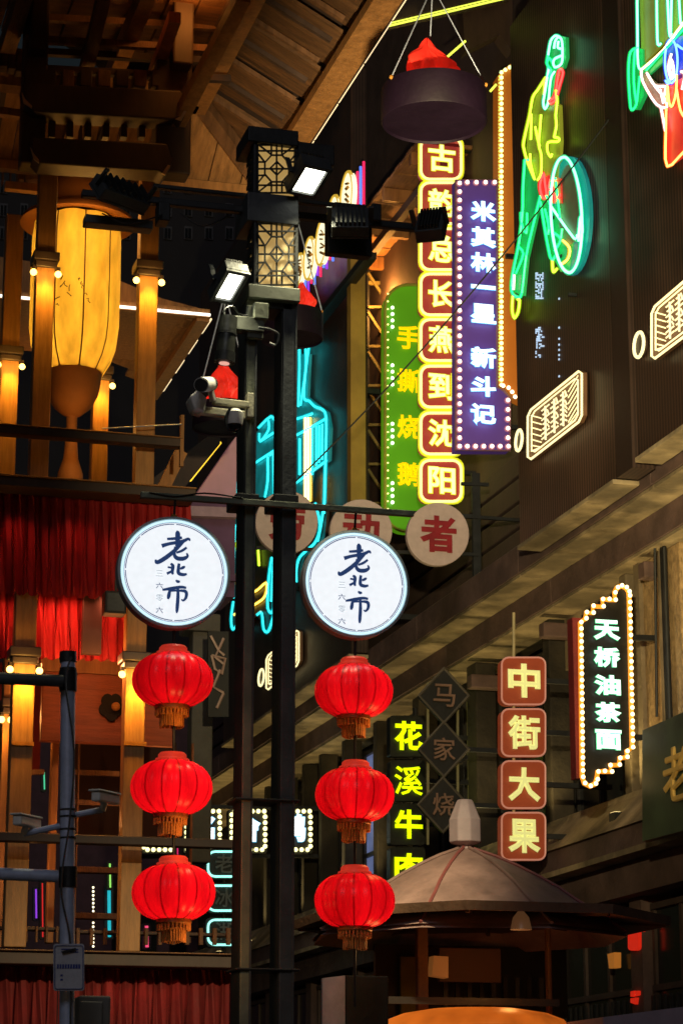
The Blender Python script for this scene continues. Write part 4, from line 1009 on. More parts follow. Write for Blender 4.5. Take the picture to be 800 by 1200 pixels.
c3 = curtain('dark red curtain below the lowest deck at bottom left', -30, 273, 1120, 1260, 21.5, redcloth2, 30, .04, .06)
rng = MB()
for x in range(-20, 222, 11): rng.box(P(x, 582+.055*x, 21.6), P(x+3, 578+.055*x, 21.64))
for px, py, e in ((20, 582, 7), (90, 586, 7), (160, 590, 6), (205, 592, 5)):
    p = P(px, py, 21.45); lamp('valance_lamp', 'SPOT', p, e*.6, (1, .2, .1), c1, .03, P(px, 720, 21.75), 110, .9)
for px, e in ((50, 14), (82, 20), (130, 14), (5, 9)):
    p = P(px, 694, 22.02); lamp('curtain_lamp', 'SPOT', p, e*.75, (1, .22, .10), c2, .03, P(px, 760, 22.3), 130, .9)
for px, e in ((130, 1.6), (170, 1.6), (205, 1.3)):
    p = P(px, 1138, 21.3); lamp('curtain_lamp', 'SPOT', p, e, (1, .15, .10), c3, .02, P(px, 1200, 21.5), 100, .9)

sp_ = thing('speaker', 'small black loudspeaker under the red valance left of the left round sign', 'speaker', P(135, 720, 21.5))
MB().box(P(123, 718, 21.5), P(149, 693, 21.5)+Vector((0, .18, 0))).build('speaker_box', black, sp_, bevel=.01)
MB().box(P(126, 715, 21.49), P(146, 696, 21.499)).build('grille', poledk, sp_)
MB().beam(P(136, 694, 21.6), P(136, 680, 21.6), .02, .02).build('hanger', black, sp_)
# big glowing lantern in the frame
Yl = 23.4; lc = P(86, 440, Yl); sl = S*Yl/22
bl_ = thing('big_lantern', 'big glowing yellow barrel lantern with orange cap hanging in the timber frame', 'lantern', (lc.x, Yl, P(86, 560, Yl).z))
def zl(py): return P(86, py, Yl).z
lit_y = silk('lit_yellow_silk', (.90, .60, .11), (1, .36, .02), .03, dk=.6)
def lob(a, z): return 1-.075*abs(math.cos(4.5*a+.6))**4
body = [(52*sl, zl(262)), (54.5*sl, zl(280)), (55*sl, zl(330)), (54.5*sl, zl(385)), (52*sl, zl(405)), (46*sl, zl(422)), (36*sl, zl(438))]
MB().lathe(body, (lc.x, Yl, 0), 72, lob).build('silk_body', lit_y, bl_, smooth=True)
for k in range(9):   # seams
    a = 2*math.pi*(k+.5)/9-.6/4.5+R(90)/4.5; pts = [Vector((lc.x+(r_-.002)*.927*math.cos(a), Yl+(r_-.002)*.927*math.sin(a), z)) for r_, z in body]
    MB().tube(pts, .009, 5).build('seam', mat('brown_seam', (.16, .08, .02), .6), bl_)
for bx, by, mir in ((98, 338, 1), (80, 335, -1), (118, 318, 1), (62, 345, 1), (128, 336, -1)):   # twig drawings on the silk
    tw_ = MB(); rnd = random.Random(bx)
    for j in range(5):
        pts = []
        x, y = bx-6+j*2.5, by-12+j*6
        for q in range(4):
            dx = (x-86)/55; rr_ = max(0, 1-dx*dx)**.5*55*sl*.985+.012
            pts.append(Vector((P(x, y, Yl-rr_).x, Yl-rr_, P(x, y, Yl-rr_).z))); x += rnd.uniform(-1, 3.5)*mir; y += rnd.uniform(-4, 4)
        tw_.tube(pts, .005, 4)
    tag(tw_.build('twig_drawing', mat('dark_olive_ink', (.08, .06, .01), .7), bl_), kind='stuff')
MB().lathe([(30*sl, zl(236)), (68*sl, zl(258)), (70*sl, zl(263)), (66*sl, zl(264)), (50*sl, zl(258)), (46*sl, zl(258))], (lc.x, Yl, 0), 48).build('cap_brim', paper_or, bl_, smooth=True)
MB().lathe([(12*sl, zl(196)), (34*sl, zl(214)), (46*sl, zl(236)), (46*sl, zl(258))], (lc.x, Yl, 0), 40).build('cap', paper_or, bl_, smooth=True)
MB().lathe([(34*sl, zl(436)), (34*sl, zl(440)), (33*sl, zl(450)), (30*sl, zl(464)), (22*sl, zl(478)), (12*sl, zl(486)), (6*sl, zl(489))], (lc.x, Yl, 0), 40).build('base_bowl', paper_or, bl_, smooth=True)
MB().lathe([(6.5*sl, zl(487)), (6.5*sl, zl(505)), (7.5*sl, zl(520)), (9*sl, zl(538)), (15*sl, zl(556)), (16*sl, zl(575))], (lc.x, Yl, 0), 24).build('stem', paper_or, bl_, smooth=True)
MB().tube([(lc.x, Yl, zl(200)), (lc.x, Yl, zl(-20))], .02, 6).build('chain', dark, bl_)
lamp('lantern_fill', 'POINT', (lc.x, Yl-.9, zl(300)), 16, (1, .5, .12), bl_, .3)
for py_ in (290, 350, 400): lamp('inner_lamp', 'POINT', (lc.x, Yl-.06, zl(py_)), 10, (1, .70, .22), bl_, .12)
lamp('lantern_fill', 'POINT', (lc.x+.8, Yl-2.2, zl(90)), 27, (1, .36, .06), bl_, .25)  # unseen fill outside the lantern, placed to light the roof boards
lamp('lantern_fill', 'POINT', (lc.x, Yl-.6, zl(520)), 5, (1, .45, .08), bl_, .1)

# ================================================================== HANGING BASINS WITH RED CLOTH FLAMES
flame_m = em('lit_red_cloth_flame', (1, .02, .008), .42, True, var=.45, scale=6, base=(.6, .03, .02))
basin_m = mat('dark_plum_basin', (.006, .002, .008), .6, var=.3, spec=.15)
def basin(label, cx, cyt, rpx, hpx, Y, fl, flh, flw, flx=0):
    s = Y/F_PX*1.02; c = P(cx, cyt, Y); r = rpx*s; h = hpx*s
    t = thing('fire_basin', label, 'basin', (c.x, Y, c.z-h), 'hanging basins with red cloth flames')
    MB().lathe([(r*.96, c.z-h*.93), (r*.985, c.z-h), (r, c.z-h*.97), (r, c.z), (r*.95, c.z), (r*.95, c.z-h*.9)], (c.x, Y, 0), 56).build('drum', basin_m, t, smooth=True)
    if fl:
        fx = c.x+flx*s; rows, n = 26, 60; vs = []; rnd = random.Random(int(cx))
        for i in range(rows+1):
            v = i/rows; base_r = flw*s*(1-v*.55 if v < .55 else .70*(1-(v-.55)/.45)**.8)*(1+.10*math.sin(v*11+1))
            for k in range(n):
                a = 2*math.pi*k/n; w_ = 1+.20*math.sin(3*a+v*5)+.12*math.sin(7*a-v*9)+.09*math.sin(13*a+v*14+2)+.05*math.sin(23*a-v*6)
                q = base_r*w_+.004; vs.append(Vector((fx+q*math.cos(a)+.25*flw*s*math.sin(v*3)*v, Y+q*math.sin(a)*.7, c.z-.06+flh*s*v*(1+.10*math.sin(2*a+1)))))
        fs = [(i*n+k, i*n+(k+1)%n, (i+1)*n+(k+1)%n, (i+1)*n+k) for i in range(rows) for k in range(n)]+[tuple(range(rows*n, rows*n+n))]
        MB().add(vs, fs).build('cloth_flame', flame_m, t, smooth=True)
    for k, a in enumerate((200, 330, 80)):
        p = Vector((c.x+r*math.cos(R(a)), Y+r*math.sin(R(a)), c.z))
        MB().tube([p, (c.x, Y, c.z+150*s)], .006*Y/20, 4).build('hanging_wire', galv, t); MB().ball(p, .02, 5).build('wire_eye', goldm, t)
    return t
basin('large black round basin with red cloth flame hanging at top centre', 508, 106, 69, 46, 18, True, 76, 40, -10)
basin('smaller basin with red cloth flame right of the black post top', 342, 368, 39, 34, 30, True, 46, 17, 12)
basin('dark basin with red cloth flame behind the white camera bracket', 262, 477, 38, 28, 30, True, 62, 24, -2)

# ================================================================== FOREGROUND POLE WITH FLOODLIGHTS
Y = 12.7; sp = Y/F_PX*1.035
fp0 = P(312, 1340, Y)
lp = thing('light_pole', 'tall twin black post light pole with lattice lantern box in the middle foreground', 'lamp post', (fp0.x, Y, 0))
def fbox(name, x0, y0, x1, y1, m, par=lp, dy0=0, d=.1, bev=.006):
    a = P(x0, y1, Y+dy0); b = P(x1, y0, Y+dy0); xm = (x0+x1)/2; a.z = P(xm, y1, Y+dy0).z; b.z = P(xm, y0, Y+dy0).z
    return MB().box((a.x, Y+dy0, a.z), (b.x, Y+dy0+d, b.z)).build(name, m, par, bevel=bev)
for x0, x1, d in ((290, 302, .20), (332.5, 348.5, .20)):
    a = P(x0, 350, Y); b = P(x1, 350, Y)
    MB().box((a.x, Y, 0), (b.x, Y+d, a.z)).build('post', pole_m if x0 < 300 else poledk, lp, bevel=.004)
    MB().box((a.x-.008, Y+.01, 0), (a.x-.0005, Y+d-.01, a.z-.02)).build('post_flange', black, lp)
    MB().box((b.x-.014, Y-.012, 0), (b.x-.004, Y-.001, a.z-.02)).build('cable_strip', poledk, lp)
for py in (937, 1136): fbox('tie_plate', 276, py-1.5, 352, py+1.5, black, dy0=-.02, d=.24)
for py in (587,): fbox('clamp', 277, py-9, 304, py+2, black, dy0=-.03, d=.26); fbox('clamp', 322, py-8, 350, py+4, black, dy0=-.03, d=.26)
# lattice lantern box
lamp_y = em('lit_lattice_cream', (.78, .48, .14), .5, True, base=(.6, .5, .3))
def lattice(x0, x1, y0, y1, par, X=None):
    """cut-out screen over a lit box: square in octagon pattern"""
    def q(u, v): return P(x0+(x1-x0)*u, y0+(y1-y0)*v, Y-.012)
    seg = [((0,0),(1,0)),((1,0),(1,1)),((1,1),(0,1)),((0,1),(0,0)),((.5,0),(.5,1)),((0,.5),(1,.5)),((.36,0),(.36,.22)),((.64,0),(.64,.22)),((.36,.78),(.36,1)),((.64,.78),(.64,1)),
           ((0,.36),(.2,.36)),((0,.64),(.2,.64)),((.8,.36),(1,.36)),((.8,.64),(1,.64)),
           ((.36,.22),(.64,.22)),((.64,.22),(.82,.38)),((.82,.38),(.82,.62)),((.82,.62),(.64,.78)),((.64,.78),(.36,.78)),((.36,.78),(.18,.62)),((.18,.62),(.18,.38)),((.18,.38),(.36,.22)),
           ((.5,.36),(.68,.5)),((.68,.5),(.5,.64)),((.5,.64),(.32,.5)),((.32,.5),(.5,.36)),
           ((0,0),(.36,.22)),((1,0),(.64,.22)),((0,1),(.36,.78)),((1,1),(.64,.78)),((0,.2),(.18,.38)),((1,.2),(.82,.38)),((0,.8),(.18,.62)),((1,.8),(.82,.62)),((0,.14),(1,.14)),((0,.86),(1,.86))]
    for i, (a, b) in enumerate(seg):
        MB().beam(q(*a)+Vector((0, -.0004*i, 0)), q(*b)+Vector((0, -.0004*i, 0)), .0095, .0085, (0, 1, 0)).build('lattice_bar', black, par)
for (y0, y1) in ((170, 226), (262, 334)):
    a = P(302, y1, Y); b = P(346, y0, Y); dz = .24
    bx = MB().box((a.x, Y+.005, a.z), (b.x, Y+dz, b.z)).build('lantern_box', lamp_y, lp)
    lattice(302, 346, y0, y1, bx)
    for xx in (299.5, 347.5): fbox('corner_post', xx-2.6, y0-4, xx+2.6, y1+4, black, bx, -.02, .06)
    fbox('corner_post', 297, y0-4, 301, y1+4, black, bx, .21, .05)
    # side screen, a zigzag fret
    n = 9
    for k in range(n):
        z0 = a.z+(b.z-a.z)*k/n; z1_ = a.z+(b.z-a.z)*(k+1)/n; xs = a.x-.006-.0004*k
        s1 = (Y+.02, Y+.22) if k % 2 else (Y+.22, Y+.02)
        MB().beam((xs, s1[0], z0), (xs, s1[1], z1_), .03, .012, (1, 0, 0)).build('fret_bar', black, bx)
        MB().beam((xs-.006, s1[1], z0), (xs-.006, s1[0], z1_), .022, .01, (1, 0, 0)).build('fret_bar', black, bx)
    MB().box((a.x-.02, Y-.02, b.z), (b.x+.02, Y+dz+.02, b.z+.02)).build('box_rim', black, bx)
greenish = mat('grey_green_cap', (.10, .11, .09), .6, .2, var=.25)
fbox('box_base', 291, 335, 352, 351, greenish, dy0=-.05, d=.36); fbox('box_neck', 302, 351, 343, 362, black, dy0=.0, d=.2)
fbox('box_collar', 290, 227, 350, 261, poledk, dy0=-.03, d=.32); fbox('box_top', 291, 150, 350, 168, black, dy0=-.04, d=.33)
# crossarm and floodlights
fbox('crossarm', 96, 243, 520, 251, black, dy0=.10, d=.05)
fbox('crossarm', 180, 226, 400, 231, black, dy0=.24, d=.04)
fbox('clamp', 186, 236, 200, 258, black, dy0=.06, d=.12); fbox('clamp', 436, 238, 447, 258, black, dy0=.06, d=.12)
def flood(label, cx, cy_, yaw, pitch, w_=.36, h_=.26, d_=.10, lit=None, energy=0, col=(1, .92, .62), Yf=Y, spot=100, tgt=None):
    p = P(cx, cy_, Yf)
    t = thing('floodlight', label, 'floodlight', p, 'floodlights on the pole crossarm')
    f = Vector((math.sin(R(yaw))*math.cos(R(pitch)), -math.cos(R(yaw))*math.cos(R(pitch)), math.sin(R(pitch))))
    s_ = f.cross(Vector((0, 0, 1))).normalized(); u = s_.cross(f)
    def slab(name, hw, hh_, z0, z1_, m, bev=.006):
        return MB().prism([p+s_*a*hw+u*b*hh_+f*z0 for a, b in ((-1, -1), (1, -1), (1, 1), (-1, 1))], f*(z1_-z0)).build(name, m, t, bevel=bev)
    slab('housing', w_/2, h_/2, -d_, 0, poledk)
    for k in range(7):
        c = p+s_*(-w_/2+.03+k*(w_-.06)/6)
        MB().prism([c-s_*.006-u*h_*.45-f*(d_+.002), c+s_*.006-u*h_*.45-f*(d_+.002), c+s_*.006+u*h_*.45-f*(d_+.002), c-s_*.006+u*h_*.45-f*(d_+.002)], -f*.03).build('cooling_fin', black, t)
    for a, b, hw, hh_ in ((0, 1, w_/2, .012), (0, -1, w_/2, .012), (1, 0, .012, h_/2-.02), (-1, 0, .012, h_/2-.02)):
        c = p+s_*a*(w_/2-.012)+u*b*(h_/2-.012)
        MB().prism([c+s_*i*hw+u*j*hh_+f*.001 for i, j in ((-1, -1), (1, -1), (1, 1), (-1, 1))], f*.015).build('bezel', poledk, t)
    g = MB().prism([p+s_*a*(w_/2-.03)+u*b*(h_/2-.03)+f*.002 for a, b in ((-1, -1), (1, -1), (1, 1), (-1, 1))], f*.004)
    g.build('lens', lit or glassdk, t)
    MB().beam(p-f*d_*.5+s_*(w_/2+.012), p-f*d_*.5-f*.12+s_*(w_/2+.012), .03, .01).build('yoke', poledk, t)
    MB().beam(p-f*d_*.5-s_*(w_/2+.012), p-f*d_*.5-f*.12-s_*(w_/2+.012), .03, .01).build('yoke', poledk, t)
    if energy: lamp('flood_lamp', 'SPOT', p+f*.03, energy, col, t, .08, tgt or p+f*5, spot, .7)
    return t
led = em('flood_led', (1, .98, .78), 6)
flood('lit floodlight with bright square panel right of the lattice box', 362, 211, 14, -64, .19, .24, .08, led, 160, (1, .9, .55), Y-.15, 130)
flood('lit floodlight left of the lattice box above the spot projector', 269, 335, 14, -62, .15, .25, .07, led, 60, (1, .92, .6), Y-.1, 120)
flood('dark floodlight at the left end of the crossarm in front of the big lantern', 138, 232, -150, -35, .34, .15, .07)
RW = P(512, 272, Y)
flood('lit floodlight at the right end of the crossarm before the red tiles', 506, 270, 150, -35, .17, .20, .07, led, 0, (1, .9, .5), Y)
flood('dark floodlight box right of the lattice box', 410, 266, 165, -25, .22, .17, .08)
fbox('bracket_plate', 392, 238, 430, 262, black, dy0=.05, d=.05); fbox('control_box', 384, 258, 436, 298, black, dy0=.2, d=.08)
fbox('control_box', 318, 166, 392, 190, black, dy0=.25, d=.10); fbox('control_box', 100, 254, 180, 264, poledk, dy0=.12, d=.10)
for k in range(4):
    MB().tube([(v.x, v.y, v.z) for v in smooth_pts([P(120+k*92, 250, Y+.05), P(150+k*88, 262+3*k, Y+.02), P(190+k*80, 252, Y+.05)], 5)], .005, 5).build('cable', black, lp)
# unseen spots added at the right floodlight, aimed at facade, boards and kiosk
for tgt, e in (((4.4, 18, 3.6), 2300), ((11.3, 31, 9.5), 4800), ((11.3, 30, 15), 9000), ((11.8, 27, 6), 150), ((11.3, 44, 9), 1500)):
    lamp('flood_lamp', 'SPOT', (RW.x+.15, Y+.3, RW.z-.1), e, (1, .80, .42), bpy.data.objects['floodlight.003'], .12, tgt, 42, 1.0)
# spot projector
sc_ = thing('spot_projector', 'cylindrical dark spot projector clamped to the left post', 'spotlight', P(265, 420, Y-.05))
tp = P(268, 372, Y-.1); bt = P(263, 424, Y-.1)
barrel = mat('projector_grey', (.06, .065, .06), .4, .4)
MB().tube([tp, bt], .052, 20).build('barrel', barrel, sc_, smooth=True)
MB().tube([tp+(bt-tp)*.8, bt+(bt-tp)*.02], .060, 20).build('hood', black, sc_, smooth=True)
MB().tube([tp+(bt-tp)*.35, tp+(bt-tp)*.40], .056, 20).build('ring', black, sc_, smooth=True)
MB().tube([bt+(bt-tp)*.03, bt+(bt-tp)*.045], .03, 14).build('lens', em('projector_glow', (1, .5, .4), .8, False), sc_)
MB().box(P(270, 385, Y-.08), P(306, 378, Y+.0)).build('arm', greenish, sc_, bevel=.004)
MB().box(P(290, 395, Y-.06), P(307, 362, Y-.02)).build('clamp', greenish, sc_, bevel=.004)
MB().box(P(298, 372, Y-.1), P(310, 362, Y+.0)).build('clamp', pole_m, sc_, bevel=.004)
MB().tube([(v.x, v.y, v.z) for v in smooth_pts([P(270, 378, Y-.1), P(262, 366, Y-.1), P(272, 359, Y-.1), P(284, 370, Y-.06), P(300, 366, Y-.05)], 4)], .006, 5).build('cable', black, sc_)
MB().tube([(v.x, v.y, v.z) for v in smooth_pts([P(303, 384, Y-.1), P(316, 386, Y-.1), P(326, 392, Y-.1), P(324, 404, Y-.08), P(316, 402, Y-.05)], 4)], .007, 5).build('cable', poledk, sc_)
# white cctv on the pole
cc = thing('cctv_camera', 'white security camera on a bracket left of the black posts', 'camera', P(262, 480, Y-.1))
ivm = mat('ivory_plastic', (.82, .78, .56), .45, var=.12, scale=12)
MB().beam(P(250, 470, Y-.12), P(291, 475, Y-.05), .038, .038).build('bracket_arm', ivm, cc, bevel=.006)
MB().beam(P(232, 481, Y-.14), P(285, 487, Y-.06), .05, .045).build('bracket_arm', ivm, cc, bevel=.006)
MB().box(P(290, 488, Y-.06), P(293.5, 466, Y+.03)).build('mount_plate', ivm, cc, bevel=.004)
MB().prism([P(x, y, Y-.2) for x, y in ((223, 464), (232, 456), (243, 466), (240, 482), (228, 478))], (0, .14, 0)).build('joint', whitepl, cc, bevel=.01)
MB().tube([P(236, 451, Y-.36), P(247, 450, Y-.08)], .042, 18).build('camera_body', whitepl, cc, smooth=True)
MB().tube([P(235.5, 451, Y-.385), P(236.2, 451, Y-.355)], .037, 18).build('lens_face', black, cc, smooth=True)
MB().beam(P(247, 458, Y-.15), P(250, 470, Y-.13), .03, .03).build('neck', whitepl, cc, bevel=.004)
MB().lathe([(.045, 0), (.05, .03), (.05, .07), (.03, .09)], P(275, 498, Y-.1), 18).build('dome_base', whitepl, cc, smooth=True)
MB().ball(P(275, 498, Y-.1), .043, 8).build('dome', glassdk, cc, smooth=True)
MB().tube([(v.x, v.y, v.z) for v in smooth_pts([P(270, 478, Y-.13), P(265, 490, Y-.13), P(268, 504, Y-.13), P(280, 503, Y-.1)], 4)], .009, 6).build('cable', black, cc)

# hanger bar, round signs, lantern strings
hbm = thing('hanger_bar', 'thin dark bar across the posts from which the white round signs hang', 'bar', P(312, 600, Y-.06))
MB().beam(P(165, 580, Y-.06), P(484, 602.5, Y-.06), .034, .034).build('bar', pole_m, hbm, bevel=.004)
MB().tube([(v.x, v.y, v.z) for v in smooth_pts([P(175, 577, Y-.08), P(205, 582, Y-.08), P(240, 578, Y-.08), P(285, 584, Y-.08)], 4)], .005, 5).build('cable', black, hbm)
navy = em('navy_lettering', (.02, .05, .16), .7, False, base=(.02, .04, .12)); facem = em('round_sign_white', (.86, .90, .94), 1.0, True, var=.04, scale=30)
ringc = em('round_sign_ice_rim', (.62, .88, .98), 1.1); ringg = mat('round_sign_grey_case', (.17, .19, .19), .45, .3, var=.2)
dimn = em('pale_grey_lettering', (.45, .5, .55), .8, False)
BR = {  # brush strokes: points (x, y, half width) in a 800-wide tracing of the sign
 'lao': [[(400,165,10),(412,180,17),(410,260,13)], [(345,215,8),(400,208,10),(440,200,9)], [(312,262,14),(360,245,11),(440,225,12),(480,205,9),(490,218,5)],
         [(455,215,11),(400,280,13),(340,335,15),(285,370,13),(275,352,6)], [(470,262,8),(440,285,9),(405,300,7)], [(398,262,8),(392,310,11),(410,335,14),(450,335,14),(476,318,9),(470,298,5)]],
 'bei': [[(370,372,7),(385,385,11),(382,425,10),(388,440,6)], [(352,395,6),(378,398,7)], [(348,438,9),(370,425,8),(384,418,6)], [(424,368,9),(420,400,11),(422,430,12),(450,438,11),(474,432,7)], [(432,402,7),(450,392,10),(462,384,5)]],
 'shi': [[(405,475,5),(418,484,10),(432,482,6)], [(322,543,7),(380,530,11),(440,518,10),(472,522,8)], [(368,545,9),(362,580,12),(358,600,6)], [(366,548,6),(420,542,7),(468,545,11),(472,580,10),(455,603,7),(442,596,4)], [(418,515,7),(420,580,11),(416,660,11),(414,686,4)]]}
def round_sign(label, cx, cy_, rpx):
    c = P(cx, cy_, Y-.06); r = rpx*sp
    t = thing('round_sign', label, 'sign', c, 'white round signs with blue brush characters')
    def disc(name, r0, r1, y0, y1, m, par=t, n=72, sm=True):
        mb = MB(); vs = []
        for yy, rr in ((y0, r0), (y1, r1)): vs += [Vector((c.x+rr*math.cos(2*math.pi*k/n), c.y+yy, c.z+rr*math.sin(2*math.pi*k/n))) for k in range(n)]
        mb.add(vs, [tuple(range(n)), tuple(range(2*n-1, n-1, -1))]+[(k, k+n, (k+1) % n+n, (k+1) % n) for k in range(n)])
        return mb.build(name, m, par, smooth=sm)
    disc('case', r*.985, r*1.0, 0, .075, MC.get('case_pale') or mat('case_pale', (.30, .33, .36), .4, .1, var=.2))
    def ringt(name, rr, tr, yy, m, gaps=0):
        if not gaps: MB().tube([(c.x+rr*math.cos(2*math.pi*k/96), c.y+yy, c.z+rr*math.sin(2*math.pi*k/96)) for k in range(96)], tr, 5, True).build(name, m, t); return
        for g_ in range(8):
            MB().tube([(c.x+rr*math.cos(R(45*g_+1.2+k*42.6/10)), c.y+yy, c.z+rr*math.sin(R(45*g_+1.2+k*42.6/10))) for k in range(11)], tr, 4).build(name, m, t)
    disc('face', r*.945, r*.945, -.008, -.001, facem)
    ringt('ice_ring', r*.925, .0075, -.010, ringc); ringt('case_rim', r*.975, .012, -.004, mat('round_sign_grey_rim', (.5, .56, .58), .45, .1, var=.2)); ringt('blue_line', r*.895, .0017, -.011, navy); ringt('blue_line', r*.868, .0026, -.011, navy, 1)
    for key, strokes in BR.items():
        mb = MB()
        for si, st in enumerate(strokes):
            sm_ = smooth_pts([(a[0], a[1], a[2]) for a in st], 5)
            L_, R_ = [], []
            for i, v in enumerate(sm_):
                d = sm_[min(i+1, len(sm_)-1)]-sm_[max(i-1, 0)]; d.z = 0; d.normalize(); nrm = Vector((-d.y, d.x, 0)); hw = v.z*.95
                w3 = lambda q: Vector((c.x+(q.x-395)/355*r, c.y-.012-.0006*si, c.z-(q.y-425)/355*r))
                L_.append(w3(v+nrm*hw)); R_.append(w3(v-nrm*hw))
            k0 = len(mb.v)
            for i in range(len(sm_)-1):
                mb.prism([L_[i], L_[i+1], R_[i+1], R_[i]], (0, .0035, 0))
        mb.build('brush_character', navy, t)
    for k, ch in enumerate('三六零六'):
        x_, y_ = (305-395)/355*rpx+cx, (430+k*76-425)/355*rpx+cy_
        char(ch, x_, y_, 8.5, 7 if k != 2 else 8, Y-.069, dimn if k in (0, 2) else navy, t, bold=.004, thick=.003)
    for k in range(9): pass
    top = (c.x, c.y+.03, c.z+r)
    MB().tube([top, (c.x, c.y+.0, P(cx, cy_-rpx-19, Y-.06).z)], .007, 6).build('hook_wire', black, t)
    MB().lathe([(.018, 0), (.02, .015), (.01, .03)], (c.x, c.y+.03, c.z+r-.003), 10).build('hook', goldm, t)
    lamp('sign_glow', 'AREA', (c.x, c.y-.05, c.z), 2.2, (.85, .92, 1), t, r*1.2, (c.x, c.y-2, c.z))
    return t
round_sign('lit white round sign hanging left of the two black posts', 204, 671, 67)
round_sign('lit white round sign hanging right of the two black posts', 417, 684.5, 66)

lant = silk('lit_red_silk', (.82, .008, .022), (1, .004, .010), .06, .33, .5)
lant_cap = em('lit_red_cap', (1, .06, .03), .33, False, base=(.6, .05, .03)); fringe_m = mat('gold_fringe', (.62, .22, .03), .5, .1, var=.35, scale=30, bump=.3); collar_m = mat('bronze_collar', (.35, .13, .03), .45, .4, var=.3, scale=20)
LA = .158/ .163
def make_lantern():
    t = thing('red_lantern', 'x', 'lantern', (0, 0, 0), 'red lanterns strung below the round signs')
    r = 47.5*sp; h = 32*sp; n = 144; G = 14
    prof = []
    for i in range(15):
        a = math.pi*(i/14)-math.pi/2; a *= .93
        prof.append((max(.02, r*(abs(math.cos(a))**.72)), h*math.sin(a)))
    MB().lathe(prof, (0, 0, 0), n, lambda a, z: 1-.042*abs(math.cos(G*a/2))**6).build('silk_body', lant, t, smooth=True)
    for k in range(G):
        a = 2*math.pi*(k+.5)/G; 
        MB().tube([Vector((q*.962*math.cos(a), q*.962*math.sin(a), z)) for q, z in prof], .0035, 4).build('rib', mat('deep_red_rib', (.30, .006, .008), .5), t)
    zt = h*.96
    MB().lathe([(19*sp, zt-.02), (20*sp, zt), (19.5*sp, zt+.012), (16.5*sp, zt+.016), (16.5*sp, zt+.034), (14*sp, zt+.046), (5*sp, zt+.05)], (0, 0, 0), 28).build('cap', lant_cap, t, smooth=True)
    MB().lathe([(20*sp, -zt+.01), (20.5*sp, -zt-.018), (18*sp, -zt-.028), (16*sp, -zt-.028)], (0, 0, 0), 28).build('collar', collar_m, t, smooth=True)
    for ring_, (rr, z0, ln, tw_) in enumerate(((18.5*sp, -zt-.022, .036, .0065), (13*sp, -zt-.045, .072, .0065))):
        for k in range(26):
            a = 2*math.pi*k/26+ring_*.1; p = Vector((rr*math.cos(a), rr*math.sin(a), z0))
            MB().tube([p, p+Vector((.002*math.sin(k*3), .0, -ln*(1+.05*math.sin(k*7))))], tw_, 4).build('fringe_strand', fringe_m, t)
    return t
protoL = make_lantern()
LN = [(202.5, 797, 0, 'top lantern of the left string, under the left round sign'), (201, 923, 1, 'middle lantern of the left string'), (203.5, 1046, 2, 'lowest lantern of the left string, above the dark red curtain'),
      (414.5, 810, 3, 'top lantern of the right string, under the right round sign'), (415.5, 931.5, 4, 'middle lantern of the right string, beside the lime characters'), (415.5, 1055.5, 5, 'lowest lantern of the right string, in front of the kiosk roof')]
for cx, cy_, i, lab in LN:
    o = protoL if i == 0 else copy_tree(protoL)
    o.location = P(cx, cy_, Y-.03); o.rotation_euler.z = i*.37+.1
    o.rotation_euler.x = (.0, .02, -.02, .01, .03, .0)[i]; s_ = (1, 1, 1.01, .99, .99, 1)[i]; o.scale = (s_, s_, s_)
    o['label'] = 'glowing red silk lantern, '+lab
    lamp('lantern_glow', 'POINT', P(cx, cy_, Y-.33), .8, (1, .5, .16), o, .05).location = Vector((0, -.2, -.27))
    lamp('inner_lamp', 'POINT', P(cx, cy_, Y-.33), 1.6, (1, .5, .4), o, .03).location = Vector((.02, -.05, .03))
for xx, pts, lab in ((204, (739, 1010), 'thin dark wire of the left lantern string'), (416, (751, 1180), 'thin dark wire of the right lantern string')):
    o = MB()
    o.tube([P(xx, pts[0], Y-.03), P(xx-.5, pts[1], Y-.03)], .008, 6)
    tag(o.build('lantern_wire', black), lab, 'wire')

# ---------------------------------------------------------------- grey scaffold pole at lower left
Yp = 11.2
gp = thing('pipe_pole', 'grey galvanised pipe pole with clamped side pipes at lower left', 'pole', P(80, 1340, Yp))
gp.location.z = 0
def rr_(px): return px/F_PX*Yp*1.03/2
MB().tube([P(80, 768, Yp), P(78.5, 1230, Yp), Vector((P(78.5, 1230, Yp).x, Yp, 0))], rr_(17), 16).build('pole', galv, gp, smooth=True)
MB().tube([P(80, 776, Yp), P(80, 764, Yp)], rr_(20), 16).build('pole_cap', black, gp, smooth=True)
MB().tube([P(-20, 794, Yp-.08), P(74, 798, Yp-.08)], rr_(14), 12).build('side_pipe', poledk, gp, smooth=True)
MB().tube([P(-20, 1023, Yp-.08), P(68, 1027, Yp-.08)], rr_(14), 12).build('side_pipe', galv, gp, smooth=True)
for py in (797, 1027): MB().tube([P(80, py+13, Yp), P(80, py-11, Yp)], rr_(21), 16).build('coupler', black, gp, smooth=True)
for py in (784, 949, 957, 972, 982): MB().tube([P(80, py+1, Yp), P(80, py-1, Yp)], rr_(19.5), 14).build('cable_tie', black, gp)
MB().tube([(v.x, v.y, v.z) for v in smooth_pts([P(84, 770, Yp-.1), P(77, 800, Yp-.1), P(87, 880, Yp-.1), P(82, 960, Yp-.1), P(72, 1040, Yp-.1), P(83, 1110, Yp-.1), P(82, 1230, Yp-.1)], 6)], .005, 5).build('cable', black, gp)
MB().box(P(66.5, 1240, Yp+.08), P(71, 1048, Yp+.1)).build('back_strip', plaster, gp)
pc = thing('notice_plate', 'small pale notice plate with blue print tied to the grey pipe', 'notice', P(81, 1160, Yp-.1))
